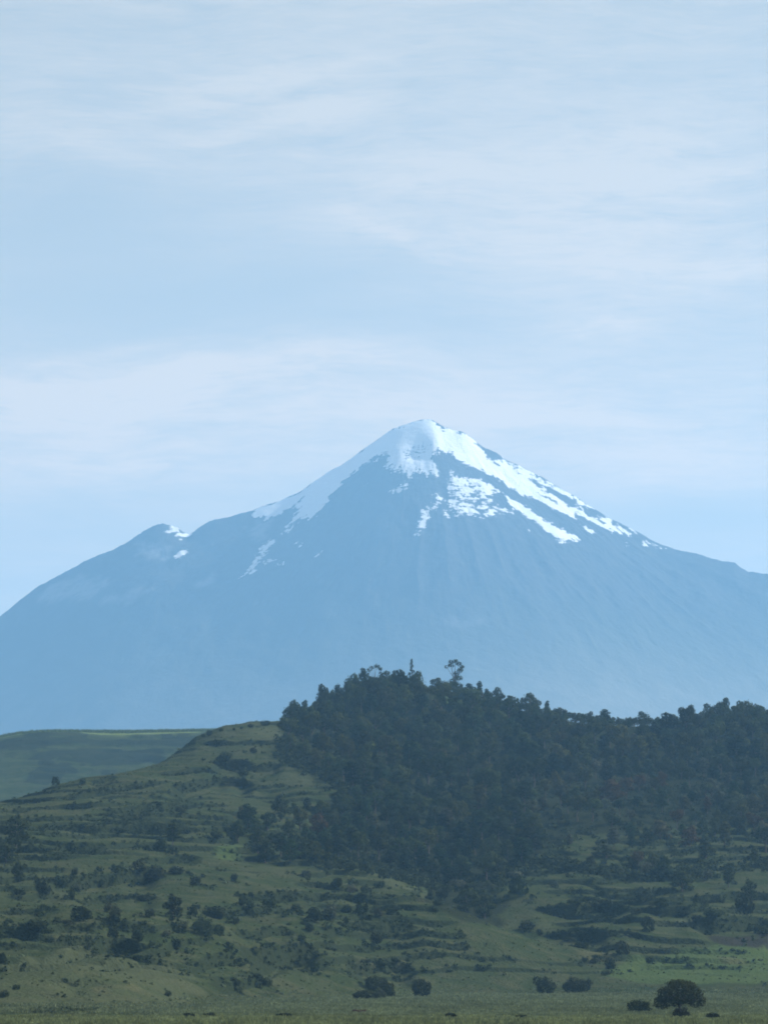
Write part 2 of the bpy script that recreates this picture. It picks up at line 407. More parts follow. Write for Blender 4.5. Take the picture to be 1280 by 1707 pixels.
def build_mountain():
    xf = np.arange(-2450, 2451, 6.5)
    xo = np.geomspace(60, 9500, 34)
    xs = np.concatenate([-2450 - xo[::-1], xf, 2450 + xo])
    d1 = np.arange(0, 2500, 8.0) ** 1.0
    d1 = d1[d1 > 0]
    dn = np.concatenate([[0], [2, 4], d1, 2500 + np.geomspace(12, 12500, 70)])
    db = np.geomspace(4, 7500, 45)
    ys = np.concatenate([(YC + db)[::-1], YC - dn])
    X, Y = np.meshgrid(xs * MS, YC + (ys - YC) * MS)
    Z = mount_h(X, Y)
    edge = sstep(11800, 10500, np.abs(X / MS)); Z = Z * edge - 40 * (1 - edge)
    D = YC - Y
    # --- snow and scree: outlines lie on the mountain itself (its own x and height)
    yy = np.arange(YC, YC - 3000 * MS, -4.0)

    def onmount(px, py):
        d = ray(px, py); t = yy / d[1]
        h = mount_h(d[0] * t, yy); rz = CAMZ + d[2] * t
        below = rz < h
        idx = np.where(below)[0]
        i = idx[-1] if len(idx) else 0               # nearest-to-viewer crossing
        return d[0] * t[i], h[i]
    base = [(706, 697), (719, 697), (731, 712), (755, 714), (773, 722), (790, 732), (802, 748), (820, 770), (843, 778), (867, 789), (890, 807), (923, 829), (960, 847),
            (993, 867), (1026, 873), (1043, 886), (1066, 896), (1042, 893), (1019, 886), (993, 872), (955, 855), (961, 865), (925, 852), (902, 836),
            (878, 827), (853, 816), (844, 807), (825, 797), (811, 788), (787, 778), (769, 771), (745, 751), (727, 739), (713, 720)]
    snow = [(base, 1.0),
            ([(822, 767), (848, 766), (870, 775), (901, 794), (893, 802), (858, 789), (834, 777)], .85),
            ([(822, 750), (834, 752), (840, 760), (828, 758)], 1),
            ([(897, 789), (918, 800), (942, 815), (970, 833), (994, 848), (984, 847), (960, 836), (937, 824), (923, 818), (908, 803)], .95),
            ([(884, 794), (910, 805), (912, 810), (890, 801)], .9), ([(960, 836), (983, 847), (984, 853), (962, 842)], .75),
            ([(1000, 852), (1022, 870), (1040, 883), (1030, 884), (1010, 872), (996, 860)], .7), ([(1024, 864), (1046, 874), (1070, 888), (1054, 885), (1036, 875)], .8),
            ([(1060, 902), (1080, 904), (1102, 912), (1122, 919), (1100, 915), (1076, 909)], .75),
            ([(838, 822), (855, 833), (881, 849), (909, 868), (933, 882), (959, 894), (951, 904), (932, 900), (914, 889), (902, 879), (874, 858), (848, 839)], 1.0),
            ([(914, 896), (930, 899), (946, 911), (930, 906)], .75), ([(962, 872), (980, 879), (1008, 891), (1006, 897), (982, 889), (968, 879)], .72),
            ([(1013, 896), (1030, 906), (1022, 905)], .7), ([(1037, 901), (1052, 911), (1047, 914)], .7), ([(873, 882), (892, 889), (884, 890)], .7),
            ([(742, 786), (764, 794), (792, 801), (816, 807), (833, 821), (812, 824), (830, 843), (861, 853), (838, 856), (816, 860), (795, 866), (778, 861), (752, 857), (738, 864),
              (740, 846), (750, 830), (744, 814), (749, 804)], .56),
            ([(766, 794), (794, 800), (818, 807), (834, 821), (811, 823), (802, 813), (784, 805)], 1.0), ([(744, 788), (768, 796), (772, 806), (780, 815), (756, 814), (750, 802)], .9),
            ([(726, 818), (736, 824), (730, 845), (713, 866), (709, 884), (698, 887), (685, 892), (698, 876), (701, 858), (719, 846)], .80),
            # shaded snow west of the summit
            ([(708, 697), (690, 700), (670, 707), (648, 716), (630, 729), (610, 743), (590, 758), (570, 772), (550, 783), (530, 796), (513, 808), (500, 818), (506, 822), (504, 833),
              (492, 858), (477, 877), (511, 861), (521, 866), (542, 840), (565, 809), (580, 791), (603, 778), (624, 762), (640, 757), (655, 757), (643, 774), (658, 786), (664, 778), (682, 791),
              (690, 800), (688, 788), (703, 781), (708, 791), (724, 788), (734, 800), (727, 778), (718, 762), (734, 752), (752, 756), (745, 750), (727, 739), (713, 720)], 1.0),
            ([(417, 851), (474, 831), (507, 819), (506, 826), (490, 840), (464, 857), (450, 864), (430, 860)], 1.0),
            ([(448, 899), (456, 904), (446, 920), (430, 937), (412, 963), (402, 961), (418, 944), (432, 919)], .78), ([(443, 928), (442, 940), (432, 944)], .7),
            ([(489, 900), (504, 902), (502, 913), (490, 909)], .75), ([(452, 932), (476, 937), (472, 946), (460, 938)], .7), ([(528, 928), (542, 911), (538, 922)], .7),
            ([(468, 889), (490, 877), (492, 881), (474, 891)], .75), ([(643, 821), (668, 810), (684, 801), (676, 814), (668, 821)], .8), ([(626, 770), (632, 764), (630, 774)], .7),
            ([(274, 888), (286, 878), (295, 881), (284, 891)], .85), ([(299, 889), (320, 888), (304, 899)], 1.0), ([(293, 926), (313, 913), (308, 922), (295, 933)], 1.0),
            ([(610, 808), (616, 800), (614, 810)], .7), ([(590, 830), (597, 822), (594, 832)], .6)]
    gaps_and_shade = [([(898, 822), (914, 829), (940, 843), (930, 841), (908, 830)], 0.0),
             ([(671, 749), (690, 744), (722, 735), (718, 746), (714, 754), (700, 762), (687, 770), (676, 765)], 0.47),  # snow tone thinned here to paint the shade left of the summit crease
             ([(730, 704), (739, 711), (738, 714), (729, 708)], 0.0), ([(760, 722), (770, 724), (766, 728)], 0.0),
             ([(798, 744), (815, 752), (830, 762), (822, 768), (806, 756)], 0.2), ([(690, 705), (706, 700), (712, 703), (700, 705)], .2)]
    scree = [[(169, 997), (219, 984), (269, 987), (231, 1004), (175, 1010)], [(62, 990), (125, 962), (187, 969), (147, 1003), (90, 1000)],
             [(219, 909), (281, 905), (278, 931), (238, 928)], [(325, 971), (369, 944), (352, 974), (340, 980)], [(420, 870), (455, 868), (440, 900), (415, 890)],
             [(75, 1088), (112, 1087), (112, 1094), (78, 1095)], [(640, 1068), (690, 1075), (680, 1085), (640, 1080)], [(750, 1030), (820, 1035), (800, 1045), (740, 1042)]]
    xm = X / MS; zm = Z / MS
    wx = X + fbm(xm / 30.0, zm / 30.0, 77, 4, .6) * 20 * MS; wz = Z + fbm(xm / 26.0 + 40, zm / 26.0, 91, 4, .6) * 16 * MS
    # the snow edges finger down the fall line
    sg = np.clip((xm - XS / MS) / 260.0, -1, 1); fx = .84 * sg; fz = -np.sqrt(1 - fx ** 2)
    al = xm * fx + zm * fz; ac = -xm * fz + zm * fx
    fing = fbm(ac / 11.0, al / 75.0, 83, 3, .6) * 62 * MS
    wx = wx + fing * fx; wz = wz + fing * fz
    front = D >= -1
    sel = front & (zm > 900)
    sn = np.zeros(X.shape); sc = np.zeros(X.shape)
    brk = fbm(xm / 34.0, zm / 12.0, 131, 4, .65) * 1.7
    for poly, v in snow:
        P = np.array([onmount(*p) for p in poly])
        inside = np.zeros(X.shape, bool)
        bb = sel & (wx > P[:, 0].min()) & (wx < P[:, 0].max()) & (wz > P[:, 1].min()) & (wz < P[:, 1].max())
        inside[bb] = inpoly(wx[bb], wz[bb], P)
        val = v if v >= .99 else np.clip(v + brk * (0.5 if v > .82 else 0.9), 0, 1)
        sn = np.where(inside, np.maximum(sn, val), sn)
    for poly in scree:
        P = np.array([onmount(*p) for p in poly])
        sc = np.where(sel & inpoly(wx + fbm(xm / 80, zm / 80, 5) * 60 * MS, wz + fbm(xm / 80, zm / 80, 8) * 40 * MS, P), 0.75, sc)
    sn = np.where(front, sn, sstep(2150, 2500, zm + brk * 120))
    # soften by one cell along both directions
    wide = sn.copy()
    for _ in range(16):
        wide[1:-1, 1:-1] = (wide[1:-1, 1:-1] * 2 + wide[:-2, 1:-1] + wide[2:, 1:-1] + wide[1:-1, :-2] + wide[1:-1, 2:]) / 6
    fl = fbm(ac / 9.0, al / 24.0, 141, 3, .6); fr_ = fbm(ac / 8.0, al / 34.0, 151, 3, .6)
    hi = front & (xm > XS / MS - 420)
    sn = np.where(front & (fl > .25) & (wide > .10), np.maximum(sn, .95), sn)
    sn = np.where(hi & (fr_ < -.26) & (wide < .90), np.minimum(sn, .05), sn)
    for poly, v in gaps_and_shade:
        P = np.array([onmount(*p) for p in poly])
        sn = np.where(sel & inpoly(wx, wz, P), np.minimum(sn, v), sn)
    for _ in range(2):
        sn[1:-1, 1:-1] = (sn[1:-1, 1:-1] * 4 + sn[:-2, 1:-1] + sn[2:, 1:-1] + sn[1:-1, :-2] + sn[1:-1, 2:]) / 8
        for _k in range(4):
            sc[1:-1, 1:-1] = (sc[1:-1, 1:-1] * 2 + sc[:-2, 1:-1] + sc[2:, 1:-1] + sc[1:-1, :-2] + sc[1:-1, 2:]) / 6
    sn = .72 * sn + .28 * wide
    me = mesh_np('mountain', np.stack([X, Y, Z], -1).reshape(-1, 3), grid_quads(*X.shape)[:, ::-1], True)
    vattr(me, 'snow', sn); vattr(me, 'scree', sc)
    o = link('mountain', me, M_MOUNT)
    tag(o, 'tall distant volcano cone with white snow on its upper slopes, fading blue', 'mountain', kind='structure')


build_mountain()

# ------------------------------------------------------------------ near hill
CTRL = []


def c(px, py, Y=None):
    if Y is None: Y = CAMZ * FPX / (py - HOR)
    CTRL.append(at(px, py, Y))


for p in [(-150, 1690), (0, 1690), (130, 1692), (270, 1688), (330, 1672), (450, 1664), (600, 1661), (700, 1657), (850, 1655), (950, 1655), (1050, 1656), (1180, 1656),
          (1280, 1656), (1450, 1656)]: c(*p)
for p in [(-150, 1620, 700), (0, 1622, 700), (130, 1592, 765), (230, 1606, 760), (0, 1560, 810), (300, 1562, 860), (450, 1582, 920), (560, 1582, 960), (-150, 1560, 810),
          (600, 1540, 1015), (720, 1503, 1070), (780, 1527, 1060), (860, 1562, 1045), (920, 1602, 1030), (700, 1580, 1010), (800, 1600, 1010), (640, 1620, 970),
          (690, 1462, 1250), (745, 1498, 1180), (805, 1545, 1125), (865, 1575, 1095),
          (880, 1500, 1170), (1000, 1505, 1165), (1000, 1562, 1090), (1100, 1462, 1250), (1200, 1540, 1120), (1290, 1480, 1240), (1290, 1585, 1105), (1100, 1610, 1050), (1200, 1615, 1045),
          (1450, 1500, 1220), (1450, 1590, 1100),
          (-150, 1500, 950), (-150, 1420, 1090), (-150, 1350, 1250), (0, 1500, 950), (0, 1430, 1080), (0, 1340, 1290), (100, 1310, 1370), (200, 1288, 1430), (322, 1235, 1590), (278, 1259, 1500), (240, 1273, 1460), (400, 1213, 1630), (460, 1206, 1660),
          (200, 1500, 1000), (200, 1400, 1150), (400, 1500, 1020), (400, 1400, 1200), (400, 1300, 1400), (550, 1432, 1185), (640, 1462, 1145), (500, 1480, 1090), (600, 1500, 1075),
          (560, 1300, 1400), (560, 1235, 1590), (600, 1385, 1320), (700, 1350, 1390), (700, 1250, 1590), (620, 1155, 1800), (700, 1150, 1830), (560, 1190, 1740), (490, 1222, 1680),
          (770, 1166, 1850), (850, 1196, 1880), (950, 1230, 1920), (1040, 1243, 1950), (1120, 1234, 1900), (1200, 1206, 1850), (1290, 1216, 1850), (1450, 1240, 1850),
          (900, 1310, 1560), (900, 1400, 1340), (1000, 1350, 1450), (1100, 1310, 1580), (1200, 1300, 1600), (1200, 1400, 1380), (1290, 1440, 1300), (800, 1430, 1290), (800, 1350, 1430),
          (1450, 1440, 1300), (1450, 1320, 1560)]: c(*p)
CTRL = np.array(CTRL)
back = []
for px, Y, z in [(-150, 1500, 35), (0, 1520, 45), (100, 1560, 45), (200, 1640, 60), (330, 1800, 78), (460, 1880, 92), (620, 2020, 118), (700, 2060, 118), (850, 2100, 100), (950, 2120, 85),
                 (1040, 2150, 78), (1200, 2060, 95), (1450, 2060, 80)]:
    back.append((at(px, 1600, Y)[0], Y, z))
    back.append((at(px, 1600, Y + 550)[0], Y + 550, 10))
CTRL = np.vstack([CTRL, np.array(back)])
KX = 2.6


def tps_fit(P, lam):
    A = np.stack([P[:, 0] * KX, P[:, 1]], -1) / 300.0
    r2 = ((A[:, None] - A[None]) ** 2).sum(-1); K = 0.5 * r2 * np.log(r2 + 1e-9) + lam * np.eye(len(P))
    Q = np.hstack([np.ones((len(P), 1)), A]); n = len(P)
    M = np.zeros((n + 3, n + 3)); M[:n, :n] = K; M[:n, n:] = Q; M[n:, :n] = Q.T
    return A, np.linalg.solve(M, np.concatenate([P[:, 2], np.zeros(3)]))


TPS = tps_fit(CTRL, 2e-3)


def tps(x, y):
    A, w = TPS; n = len(A)
    q = np.stack([np.ravel(x) * KX, np.ravel(y)], -1) / 300.0
    r2 = ((q[:, None] - A[None]) ** 2).sum(-1)
    return ((0.5 * r2 * np.log(r2 + 1e-9)) @ w[:n] + w[n] + q @ w[n + 1:]).reshape(np.shape(x))


def half(y): return 0.107 * y + 12.0


SA = np.linspace(-1.3, 1.3, 561)
YA = np.concatenate([np.arange(560, 1200, 0.85), np.arange(1200, 1500, 1.1), np.arange(1500, 2000, 1.5), np.arange(2000, 2750, 12)])
cs = np.linspace(-1.3, 1.3, 41); cy = np.concatenate([np.arange(560, 2000, 12.0), np.arange(2000, 2780, 25)])
CSg, CYg = np.meshgrid(cs, cy)
CZ = tps(CSg * half(CYg), CYg)


def bil(Z, sa, ya, s, y):
    j = np.clip(np.searchsorted(sa, s) - 1, 0, len(sa) - 2); i = np.clip(np.searchsorted(ya, y) - 1, 0, len(ya) - 2)
    fs = np.clip((s - sa[j]) / (sa[j + 1] - sa[j]), 0, 1); fy = np.clip((y - ya[i]) / (ya[i + 1] - ya[i]), 0, 1)
    return (Z[i, j] * (1 - fs) + Z[i, j + 1] * fs) * (1 - fy) + (Z[i + 1, j] * (1 - fs) + Z[i + 1, j + 1] * fs) * fy


SG, YG = np.meshgrid(SA, YA)
XG = SG * half(YG)
ZG = bil(CZ, cs, cy, SG, YG)


def gz(x, y):
    x = np.asarray(x, float); y = np.asarray(y, float)
    return bil(ZG, SA, YA, x / half(y), y)


MARCH = np.arange(565, 2600, 1.0)


def hit(px, py):
    d = ray(px, py); t = MARCH / d[1]
    x = d[0] * t; rz = CAMZ + d[2] * t
    b = np.where(rz < np.maximum(gz(x, MARCH), -0.0))[0]
    if not len(b): return None
    i = b[0]
    return np.array([x[i], MARCH[i], max(gz(x[i], MARCH[i]), 0.0)])


def hits(pts):
    r = []
    for p in pts:
        h = hit(*p)
        if h is not None: r.append(h[:2])
    return np.array(r)


# broad unevenness and irregular minor terraces
ZG = ZG + fbm(XG / 60.0, YG / 60.0, 201, 3) * 2.2 + fbm(XG / 14.0, YG / 20.0, 207, 3) * 0.7
cc = (ZG + fbm(XG / 45.0, YG / 60.0, 211, 3) * 5.0) / 3.6
fr = cc - np.floor(cc)
saw = np.where(fr < .93, fr / .93 * 0.45, 0.45 + (fr - .93) / .07 * 0.55) - fr
wgt = sstep(-.22, .12, fbm(XG / 38.0, YG / 70.0, 223, 3)) * sstep(3, 9, ZG) * (1 - .75 * sstep(62, 80, ZG))
ZG = ZG + saw * 3.6 * wgt * 0.9

SCARP = [([(345, 1237), (461, 1239)], 6), ([(161, 1303), (210, 1284), (240, 1273), (270, 1265)], 5),
         ([(0, 1342), (49, 1336), (112, 1328), (180, 1318), (240, 1307), (285, 1302)], 7), ([(270, 1290), (337, 1281), (375, 1282)], 9),
         ([(292, 1312), (337, 1301), (375, 1290), (405, 1297), (420, 1309)], 12), ([(135, 1361), (180, 1354), (270, 1348), (322, 1335)], 9),
         ([(0, 1352), (75, 1346), (150, 1341), (225, 1339)], 6), ([(60, 1382), (124, 1380), (169, 1378), (240, 1377), (322, 1382)], 11),
         ([(367, 1271), (412, 1269)], 11), ([(412, 1281), (461, 1273)], 7), ([(431, 1312), (480, 1309)], 6),
         ([(94, 1469), (150, 1463), (210, 1459), (270, 1456)], 15), ([(240, 1435), (322, 1427)], 10),
         ([(139, 1504), (180, 1497), (225, 1493), (251, 1497)], 12), ([(34, 1557), (75, 1549), (97, 1551)], 15), ([(82, 1568), (150, 1564)], 9),
         ([(146, 1572), (195, 1568), (229, 1574)], 18), ([(172, 1607), (244, 1604)], 6), ([(311, 1607), (375, 1604), (431, 1602)], 10),
         ([(427, 1587), (480, 1583), (520, 1580)], 22), ([(382, 1645), (412, 1636), (439, 1632)], 12), ([(195, 1544), (244, 1540)], 7),
         ([(345, 1521), (412, 1519), (480, 1514)], 9), ([(409, 1555), (480, 1549)], 9), ([(565, 1540), (620, 1541), (689, 1542)], 15),
         ([(596, 1611), (641, 1609), (675, 1607)], 17), ([(400, 1494), (496, 1490), (537, 1492)], 11), ([(592, 1494), (654, 1492)], 12),
         ([(900, 1516), (980, 1509), (1036, 1511)], 11), ([(980, 1469), (1055, 1462), (1130, 1462)], 7), ([(1158, 1495), (1290, 1490)], 9),
         ([(1092, 1521), (1140, 1518)], 6), ([(1153, 1539), (1219, 1537), (1290, 1537)], 15), ([(914, 1558), (999, 1556)], 11), ([(999, 1488), (1102, 1486)], 6),
         ([(90, 1660), (140, 1657)], 6), ([(60, 1685), (200, 1682), (280, 1680)], 5), ([(0, 1560), (60, 1552)], 5), ([(120, 1640), (165, 1637)], 5),
         ([(0, 1420), (90, 1412), (180, 1416)], 6), ([(0, 1520), (90, 1515)], 7)]
SC_LINES = []
dzs = np.zeros_like(ZG)
for k, (pl, hp) in enumerate(SCARP):
    # densify, drop on the hill
    den = []
    for a, b in zip(pl[:-1], pl[1:]):
        n = max(2, int(abs(b[0] - a[0]) / 8))
        for i in range(n): den.append((a[0] + (b[0] - a[0]) * i / n, a[1] + (b[1] - a[1]) * i / n))
    den.append(pl[-1])
    W = np.array([h for h in (hit(*p) for p in den) if h is not None])
    if len(W) < 2: continue
    W = W[np.argsort(W[:, 0])]
    yl = np.convolve(np.pad(W[:, 1], 2, mode='edge'), np.ones(5) / 5, mode='valid')
    hm = hp / FPX * yl.mean() * 1.15
    x0, x1 = W[0, 0], W[-1, 0]; span = x1 - x0
    m = (XG > x0 - 4) & (XG < x1 + 4) & (YG > yl.min() - 90) & (YG < yl.max() + 10)
    X = XG[m]; Y = YG[m]
    line = np.interp(X, W[:, 0], yl) + fbm(X / 9.0, X * 0 + k, 300 + k, 3) * 4
    t = line - Y
    tap = sstep(x0 - 4, x0 + .18 * span, X) * sstep(x1 + 4, x1 - .18 * span, X)
    tap = tap * (0.75 + fbm(X / 12.0, X * 0 + k, 400 + k, 2) * 0.7)
    L = 26 + 8 * hm
    dz = -hm * tap * sstep(0.0, 0.35 * hm + 0.8, t) * (1 - sstep(0.25 * L, L, t)) + 0.25 * hm * tap * sstep(-7, -0.5, t) * (1 - sstep(-.5, .8, t))
    tmp = dzs[m]; tmp = np.where(np.abs(dz) > np.abs(tmp), dz, tmp); dzs[m] = tmp
    SC_LINES.append((W[:, 0], yl, hm))
ZG = ZG + dzs

PATCH = {
    'litter': [[(470, 1200), (475, 1265), (540, 1290), (590, 1320), (540, 1345), (515, 1380), (520, 1415), (560, 1432), (640, 1450), (700, 1468),
                (770, 1480), (815, 1476), (850, 1450), (900, 1425), (960, 1395), (1060, 1385), (1150, 1375), (1430, 1370), (1430, 1230), (1300, 1214), (1200, 1205), (1100, 1226), (1040, 1240), (950, 1226),
                (850, 1194), (770, 1164), (700, 1149), (620, 1154), (560, 1189)], [(700, 1500), (760, 1530), (810, 1540), (840, 1500), (800, 1475), (720, 1470)]],
    'meadow': [[(1000, 1625), (1080, 1600), (1120, 1583), (1290, 1585), (1290, 1640), (1150, 1640), (1060, 1640)], [(720, 1160), (770, 1160), (770, 1178), (735, 1176)],
               [(350, 1418), (410, 1395), (400, 1425), (360, 1438)]],
    'dry': [[(0, 1625), (60, 1595), (140, 1580), (240, 1610), (330, 1625), (300, 1690), (0, 1690)], [(560, 1425), (650, 1465), (720, 1500), (640, 1470)], [(1090, 1535), (1150, 1525), (1160, 1550), (1100, 1560)],
            [(480, 1220), (460, 1212), (350, 1225), (345, 1236), (460, 1236)], [(460, 1290), (560, 1290), (580, 1312), (470, 1320)]],
    'ploughed': [[(1180, 1558), (1225, 1562), (1290, 1556), (1290, 1582), (1230, 1581), (1190, 1570)]],
    'straw': [[(965, 1586), (1020, 1582), (1030, 1592), (975, 1596)], [(605, 1606), (675, 1602), (672, 1609), (605, 1612)], [(1195, 1600), (1260, 1603), (1240, 1609), (1200, 1606)],
              [(165, 1655), (230, 1640), (240, 1650), (180, 1662)], [(850, 1212), (880, 1210), (890, 1228), (870, 1218)], [(705, 1502), (735, 1503), (730, 1508), (705, 1508)]],
}


def build_hill():
    att = {}
    for nme, polys in PATCH.items():
        a = np.zeros(XG.shape)
        jx = XG + fbm(XG / 8, YG / 12, 501) * 5; jy = YG + fbm(XG / 8, YG / 12, 511) * 14
        for p in polys:
            W = hits(p)
            if len(W) < 3: continue
            if nme == 'litter' and len(p) > 10:      # the wood reaches back over the crest
                W = np.array([w if w[1] < 1690 or abs(q[1] - 1200) > 60 else (w[0], w[1] + 90) for w, q in zip(W, p)])
            a = np.maximum(a, inpoly(jx, jy, W).astype(float))
        for _ in range(26):
            a[1:-1, 1:-1] = (a[1:-1, 1:-1] * 2 + a[:-2, 1:-1] + a[2:, 1:-1] + a[1:-1, :-2] + a[1:-1, 2:]) / 6
        att[nme] = a
    # wings beyond the view taper away
    sw = 1.3 + np.geomspace(0.05, 7.0, 14)
    SW = np.concatenate([-sw[::-1], SA, sw])
    rows = []
    zl = ZG[:, :1]; zr = ZG[:, -1:]
    tl = np.exp(-((sw - 1.3) / 3.2) ** 2)
    nl = fbm(sw[None] * 3 + YA[:, None] / 90, YA[:, None] / 120 + 0 * sw[None], 77, 3) * 6
    Z = np.hstack([((zl + 8) * tl + nl * (1 - tl))[:, ::-1] - 8 * tl[::-1] - 3 * (1 - tl[::-1]), ZG, (zr + 8) * tl + nl * (1 - tl) - 8 * tl - 3 * (1 - tl)])
    X = SW[None] * half(YA)[:, None]; Y = np.repeat(YA[:, None], len(SW), 1)
    Z[-1] = -6; Z[0] = np.minimum(Z[0], -1)
    me = mesh_np('hill', np.stack([X, Y, Z], -1).reshape(-1, 3), grid_quads(*X.shape), True)
    for nme, a in att.items():
        vattr(me, nme, np.pad(a, ((0, 0), (14, 14)), mode='edge'))
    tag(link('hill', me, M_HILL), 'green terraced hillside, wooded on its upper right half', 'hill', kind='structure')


build_hill()


def build_far_hill():
    Yc = 2750.0
    cr = [(-900, 1300), (-500, 1262), (-200, 1243), (-60, 1236), (0, 1229), (30, 1223), (60, 1220), (100, 1219), (200, 1220), (330, 1218), (420, 1217), (520, 1222), (700, 1240), (1000, 1300), (1500, 1400)]
    cx_ = np.array([at(p[0], p[1], Yc)[0] for p in cr]); cz_ = np.array([at(p[0], p[1], Yc)[2] for p in cr])
    xs = np.concatenate([np.arange(-900, -330, 12), np.arange(-330, -60, 1.0), np.arange(-60, 420, 12)])
    d = np.concatenate([-np.geomspace(2, 900, 22)[::-1], [0], np.arange(1, 420, 1.6), 420 + np.geomspace(4, 330, 20)])
    X, D = np.meshgrid(xs, d)
    crest = np.interp(X, cx_, cz_)
    front = np.maximum(D, 0); bk = np.maximum(-D, 0)
    Z = crest - 0.10 * bk - 0.00008 * bk ** 2
    prof = np.interp(front, [0, 8, 30, 60, 130, 420, 760], [0, .5, 3.5, 9, 24, 88, 168])
    Z = Z - prof + fbm(X / 40, D / 40, 61, 4) * 3 * sstep(4, 60, np.abs(D))
    # broken scarps across the face
    cc = (prof + fbm(X / 60, D / 80, 63, 3) * 7) / 9.0
    fr = cc - np.floor(cc)
    Z = Z - (np.where(fr < .7, fr * .35, .245 + (fr - .7) / .3 * .755) - fr) * 5.0 * sstep(25, 50, front) * (bk < 1)
    Z = np.maximum(Z, -12)
    crop = (1 - sstep(30, 56, front + fbm(X / 20, D / 10, 71) * 14)) * sstep(400, 200, bk)
    band = np.exp(-((front - 82 - fbm(X / 50, D * 0, 81) * 14) / 18) ** 2) + np.exp(-((front - 150) / 40) ** 2) * sstep(-.1, .3, fbm(X / 30, D / 50, 83) + 0.1) \
        + sstep(.02, .3, fbm(X / 26, D / 50, 87))
    me = mesh_np('hill', np.stack([X, Yc - D, Z], -1).reshape(-1, 3), grid_quads(*X.shape)[:, ::-1], True)
    vattr(me, 'crop', crop); vattr(me, 'wood', np.clip(band, 0, 1) * sstep(25, 45, front))
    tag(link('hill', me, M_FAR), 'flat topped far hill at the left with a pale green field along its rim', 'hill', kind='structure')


build_far_hill()


def build_ground():
    xs = np.concatenate([-np.geomspace(300, 9400, 26)[::-1], np.arange(-280, 281, 10), np.geomspace(300, 9400, 26)])
    ys = np.concatenate([np.arange(-1800, 0, 200), np.arange(0, 700, 5), np.arange(700, 1300, 20), np.geomspace(1300, 20200, 40)])
    X, Y = np.meshgrid(xs, ys)
    Z = 7.3 * (1 - sstep(30, 260, Y)) + fbm(X / 40, Y / 40, 91, 2) * 0.3 * (1 - sstep(300, 420, Y))
    me = mesh_np('ground', np.stack([X, Y, Z], -1).reshape(-1, 3), grid_quads(*X.shape), True)
    tag(link('ground', me, M_FIELD), 'flat pale green field below the hill', 'ground', kind='structure')


build_ground()

# ------------------------------------------------------------------ foliage geometry


def quads_at(cen, nor, size, asp=1.5, seed=0):
    r = np.random.default_rng(seed); n = len(cen)
    nor = nor / (np.linalg.norm(nor, axis=1, keepdims=True) + 1e-9)
    a = r.normal(size=(n, 3)); t = np.cross(nor, a); t /= (np.linalg.norm(t, axis=1, keepdims=True) + 1e-9); b = np.cross(nor, t)
    s = (size * r.uniform(.6, 1.3, n))[:, None]
    v = np.stack([cen - t * s * asp * .5, cen + b * s * .5 + t * s * .1, cen + t * s * asp * .5, cen - b * s * .5 - t * s * .1], 1)
    return v.reshape(-1, 3), np.arange(n * 4).reshape(n, 4)


def crown(name, blobs, leaf, dens, seed, asp=1.5, hollow=.72):
    """leaf sprays spread through a set of ellipsoid clumps"""
    r = np.random.default_rng(seed); CE = []; NO = []; TO = []
    B = np.array([b[:6] for b in blobs], float)
    for k, b in enumerate(B):
        area = 4 * math.pi * ((b[3] * b[4]) ** 1.6 / 3 + (b[3] * b[5]) ** 1.6 / 3 + (b[4] * b[5]) ** 1.6 / 3) ** (1 / 1.6)
        n = max(20, int(dens * area / (leaf * leaf)))
        u = r.normal(size=(n, 3)); u /= np.linalg.norm(u, axis=1, keepdims=True)
        rad = 1.0 - np.abs(r.normal(0, .22, n)); rad = np.clip(rad, .15, 1) + (r.random(n) < .12) * r.uniform(0, .22, n)
        lump = 1 + .22 * np.sin(u[:, 0] * 5 + k * 2.1) * np.sin(u[:, 2] * 6 + k) * np.cos(u[:, 1] * 4 + k * 1.3)
        p = b[:3] + u * b[3:6] * (rad * lump)[:, None]
        keep = np.ones(n, bool)
        for j, b2 in enumerate(B):
            if j != k: keep &= (((p - b2[:3]) / b2[3:6]) ** 2).sum(1) > hollow ** 2
        keep |= r.random(n) < .06
        p = p[keep]; u = u[keep]
        CE.append(p); NO.append(u / b[3:6] * b[3:6].mean() + r.normal(0, .22, p.shape)); TO.append(np.full(len(p), r.uniform(.88, 1.13)))
    CE = np.vstack(CE); NO = np.vstack(NO); TO = np.concatenate(TO)
    v, f = quads_at(CE, NO, leaf, asp, seed + 1)
    me = mesh_np(name, v, f); vattr(me, 'tone', np.repeat(TO * r.uniform(.85, 1.15, len(TO)), 4))
    me.materials.append(LEAF)
    return me


def tubes(name, paths, sides=7):
    V = []; F = []
    for pts, rads in paths:
        pts = [Vector(p) for p in pts]; base = len(V)
        for i, p in enumerate(pts):
            d = (pts[min(i + 1, len(pts) - 1)] - pts[max(i - 1, 0)]).normalized()
            a = d.cross(Vector((.31, .95, .1))).normalized(); b = d.cross(a)
            for k in range(sides):
                w = 2 * math.pi * k / sides; V.append(p + (a * math.cos(w) + b * math.sin(w)) * rads[i])
        for i in range(len(pts) - 1):
            for k in range(sides):
                F.append((base + i * sides + k, base + i * sides + (k + 1) % sides, base + (i + 1) * sides + (k + 1) % sides, base + (i + 1) * sides + k))
    me = mesh_np(name, [tuple(v) for v in V], F, True); me.materials.append(BARK)
    return me


